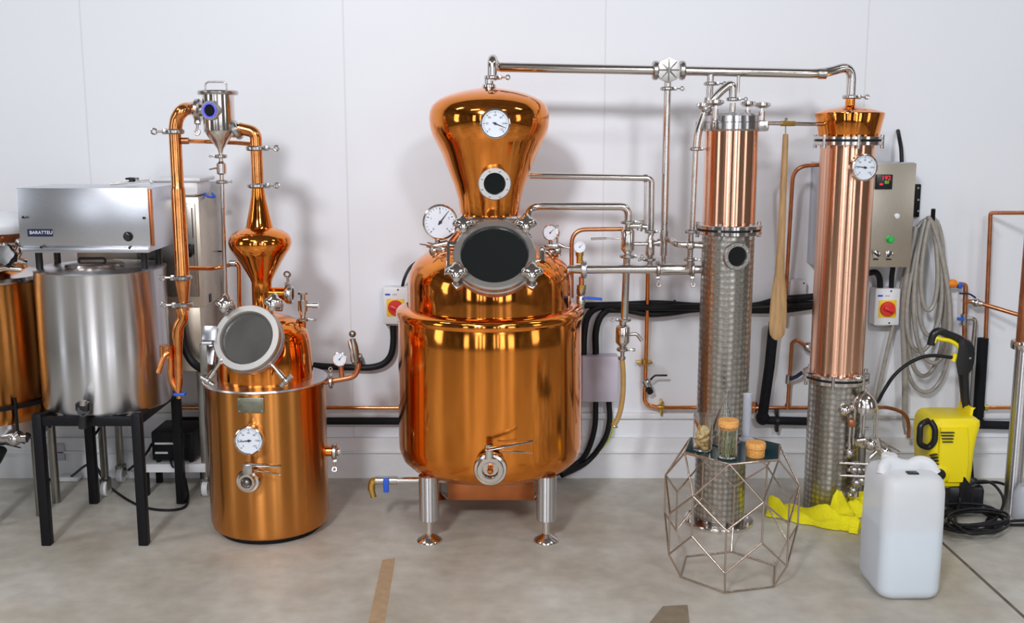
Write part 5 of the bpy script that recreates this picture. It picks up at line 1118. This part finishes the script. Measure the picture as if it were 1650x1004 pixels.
def open_glass(b, p, r0, r1, h, t=.002):
    return b.lathe((p.x, p.y, ZT), Z1, [(0, 0), (r0 * .96, 0), (r0, .003), (r1, h), (r1 - t, h), (r0 - t, .006), (0, .005)], 40)
jp = tabp(1132, 724); JR = .034
T = thing('glass_jar', 'open glass jar of dried citrus slices at the left of the side table', 'jar', (jp.x, jp.y, ZT))
open_glass(MB(), jp, JR, JR, .125).build('glass', 'glass', T)
random.seed(11)
spots = []
for lay in range(5):
    for q_ in range(3):
        a_ = q_ * 2.1 + lay * 1.05 - 1.4; spots.append((.0135 * math.cos(a_), .0135 * math.sin(a_), .014 + lay * .0135, a_))
proto = None
for i, (dx, dy, dz, a_) in enumerate(spots):
    c_ = Vector((jp.x + dx, jp.y + dy, ZT + dz + .004))
    if proto is None:
        proto = thing('dried_citrus_slice', 'round dried citrus slice with pale flesh inside the open glass jar', 'citrus slice', (0, 0, 0), 'dried citrus slices in the glass jar')
        R_ = .0185
        MB().lathe((0, 0, 0), Z1, [(R_ * .84, -.0016), (R_, -.0014), (R_ * 1.02, 0), (R_, .0014), (R_ * .84, .0016)], 24, 7, .02, close=True).build('rind', 'rind', proto)
        fl_ = MB().lathe((0, 0, 0), Z1, [(0, -.001), (R_ * .86, -.001), (R_ * .86, .001), (0, .001)], 24).build('flesh', 'flesh', proto)
        sg = MB()
        for q_ in range(8): sg.box(Vector((math.cos(q_ * PI / 4), math.sin(q_ * PI / 4), 0)) * R_ * .42, (R_ * .7, .0009, .0026), Matrix.Rotation(q_ * PI / 4, 3, 'Z'))
        sg.build('segment_lines', 'rind', fl_); t_ = proto
    else:
        t_ = proto.copy(); C.objects.link(t_)
        for ch in list(proto.children):
            d_ = ch.copy(); C.objects.link(d_); d_.parent = t_
            for g2_ in list(ch.children):
                e_ = g2_.copy(); C.objects.link(e_); e_.parent = d_
    t_.location = c_; t_.rotation_euler = (random.uniform(.5, 1.5), random.uniform(-.5, .5), a_ + PI / 2 + random.uniform(-.5, .5))
fp = tabp(1168, 716)
T = thing('conical_flask', 'clear conical glass flask at the back of the side table behind the corked jar', 'flask', (fp.x, fp.y, ZT))
fp = Vector((fp.x, fp.y + .02, ZT))
MB().lathe(fp, Z1, [(0, 0), (.05, 0), (.056, .006), (.054, .016), (.016, .135), (.014, .15), (.014, .185), (.018, .19), (.0165, .19), (.0125, .185), (.0125, .15), (.0145, .134), (.052, .016), (.05, .005), (0, .003)], 44).build('glass', 'glass', T)
hp_ = tabp(1172, 736); HR = .0325
T = thing('corked_jar', 'tall corked glass jar of green herb stalks at the front of the side table', 'jar', (hp_.x, hp_.y, ZT))
MB().lathe((hp_.x, hp_.y, ZT), Z1, [(0, 0), (HR * .96, 0), (HR, .003), (HR, .108), (HR - .002, .108), (HR - .002, .006), (0, .005)], 40).build('glass', 'glass', T)
MB().lathe((hp_.x, hp_.y, ZT), Z1, [(0, .098), (HR - .003, .098), (HR - .003, .1085), (HR + .002, .1085), (HR + .0025, .112), (HR + .0025, .128), (HR, .131), (0, .131)], 40).build('cork', 'cork', T)
random.seed(5)
for i in range(26):
    a_ = random.uniform(0, 2 * PI); r_ = (HR - .006) * math.sqrt(random.random()); a2 = a_ + random.uniform(-.9, .9) ; r2 = (HR - .006) * math.sqrt(random.random())
    p0 = Vector((hp_.x + math.cos(a_) * r_, hp_.y + math.sin(a_) * r_, ZT + .007)); p1 = Vector((hp_.x + math.cos(a2) * r2, hp_.y + math.sin(a2) * r2, ZT + random.uniform(.075, .095)))
    tag(MB().tube([p0, (p0 + p1) / 2 + Vector((random.uniform(-.002, .002), 0, 0)), p1], [.0016, .0014, .0011], 6).build('herb_stalk', 'herb'), 'dried green herb stalk standing inside the corked glass jar', 'herb stalk', 'herb stalks in the corked jar')
cp_ = tabp(1202, 709)
T = thing('measuring_cylinder', 'slender frosted plastic measuring cylinder on round foot at back right of the side table', 'measuring cylinder', (cp_.x, cp_.y, ZT))
MB().lathe((cp_.x, cp_.y, ZT), Z1, [(0, 0), (.03, 0), (.031, .004), (.02, .008), (.0175, .014), (0, .014)], 36).build('foot', 'plastic_clear', T)
MB().lathe((cp_.x, cp_.y, ZT), Z1, [(.015, .012), (.0155, .165), (.0175, .17), (.0165, .17), (.0135, .165), (.0135, .014), (.0, .013)], 36).build('tube', 'plastic_clear', T)
kp = tabp(1217, 735); KR = .0315
T = thing('corked_jar', 'short corked pot with orange-brown filling at the front right of the side table', 'jar', (kp.x, kp.y, ZT))
MB().lathe((kp.x, kp.y, ZT), Z1, [(0, .0), (KR * .96, 0), (KR, .003), (KR, .027), (0, .027)], 40).build('filling', 'spice', T)
MB().lathe((kp.x, kp.y, ZT), Z1, [(0, .027), (KR * .97, .0275), (KR + .002, .029), (KR + .0025, .032), (KR + .0025, .047), (KR, .05), (0, .05)], 40).build('cork', 'cork', T)
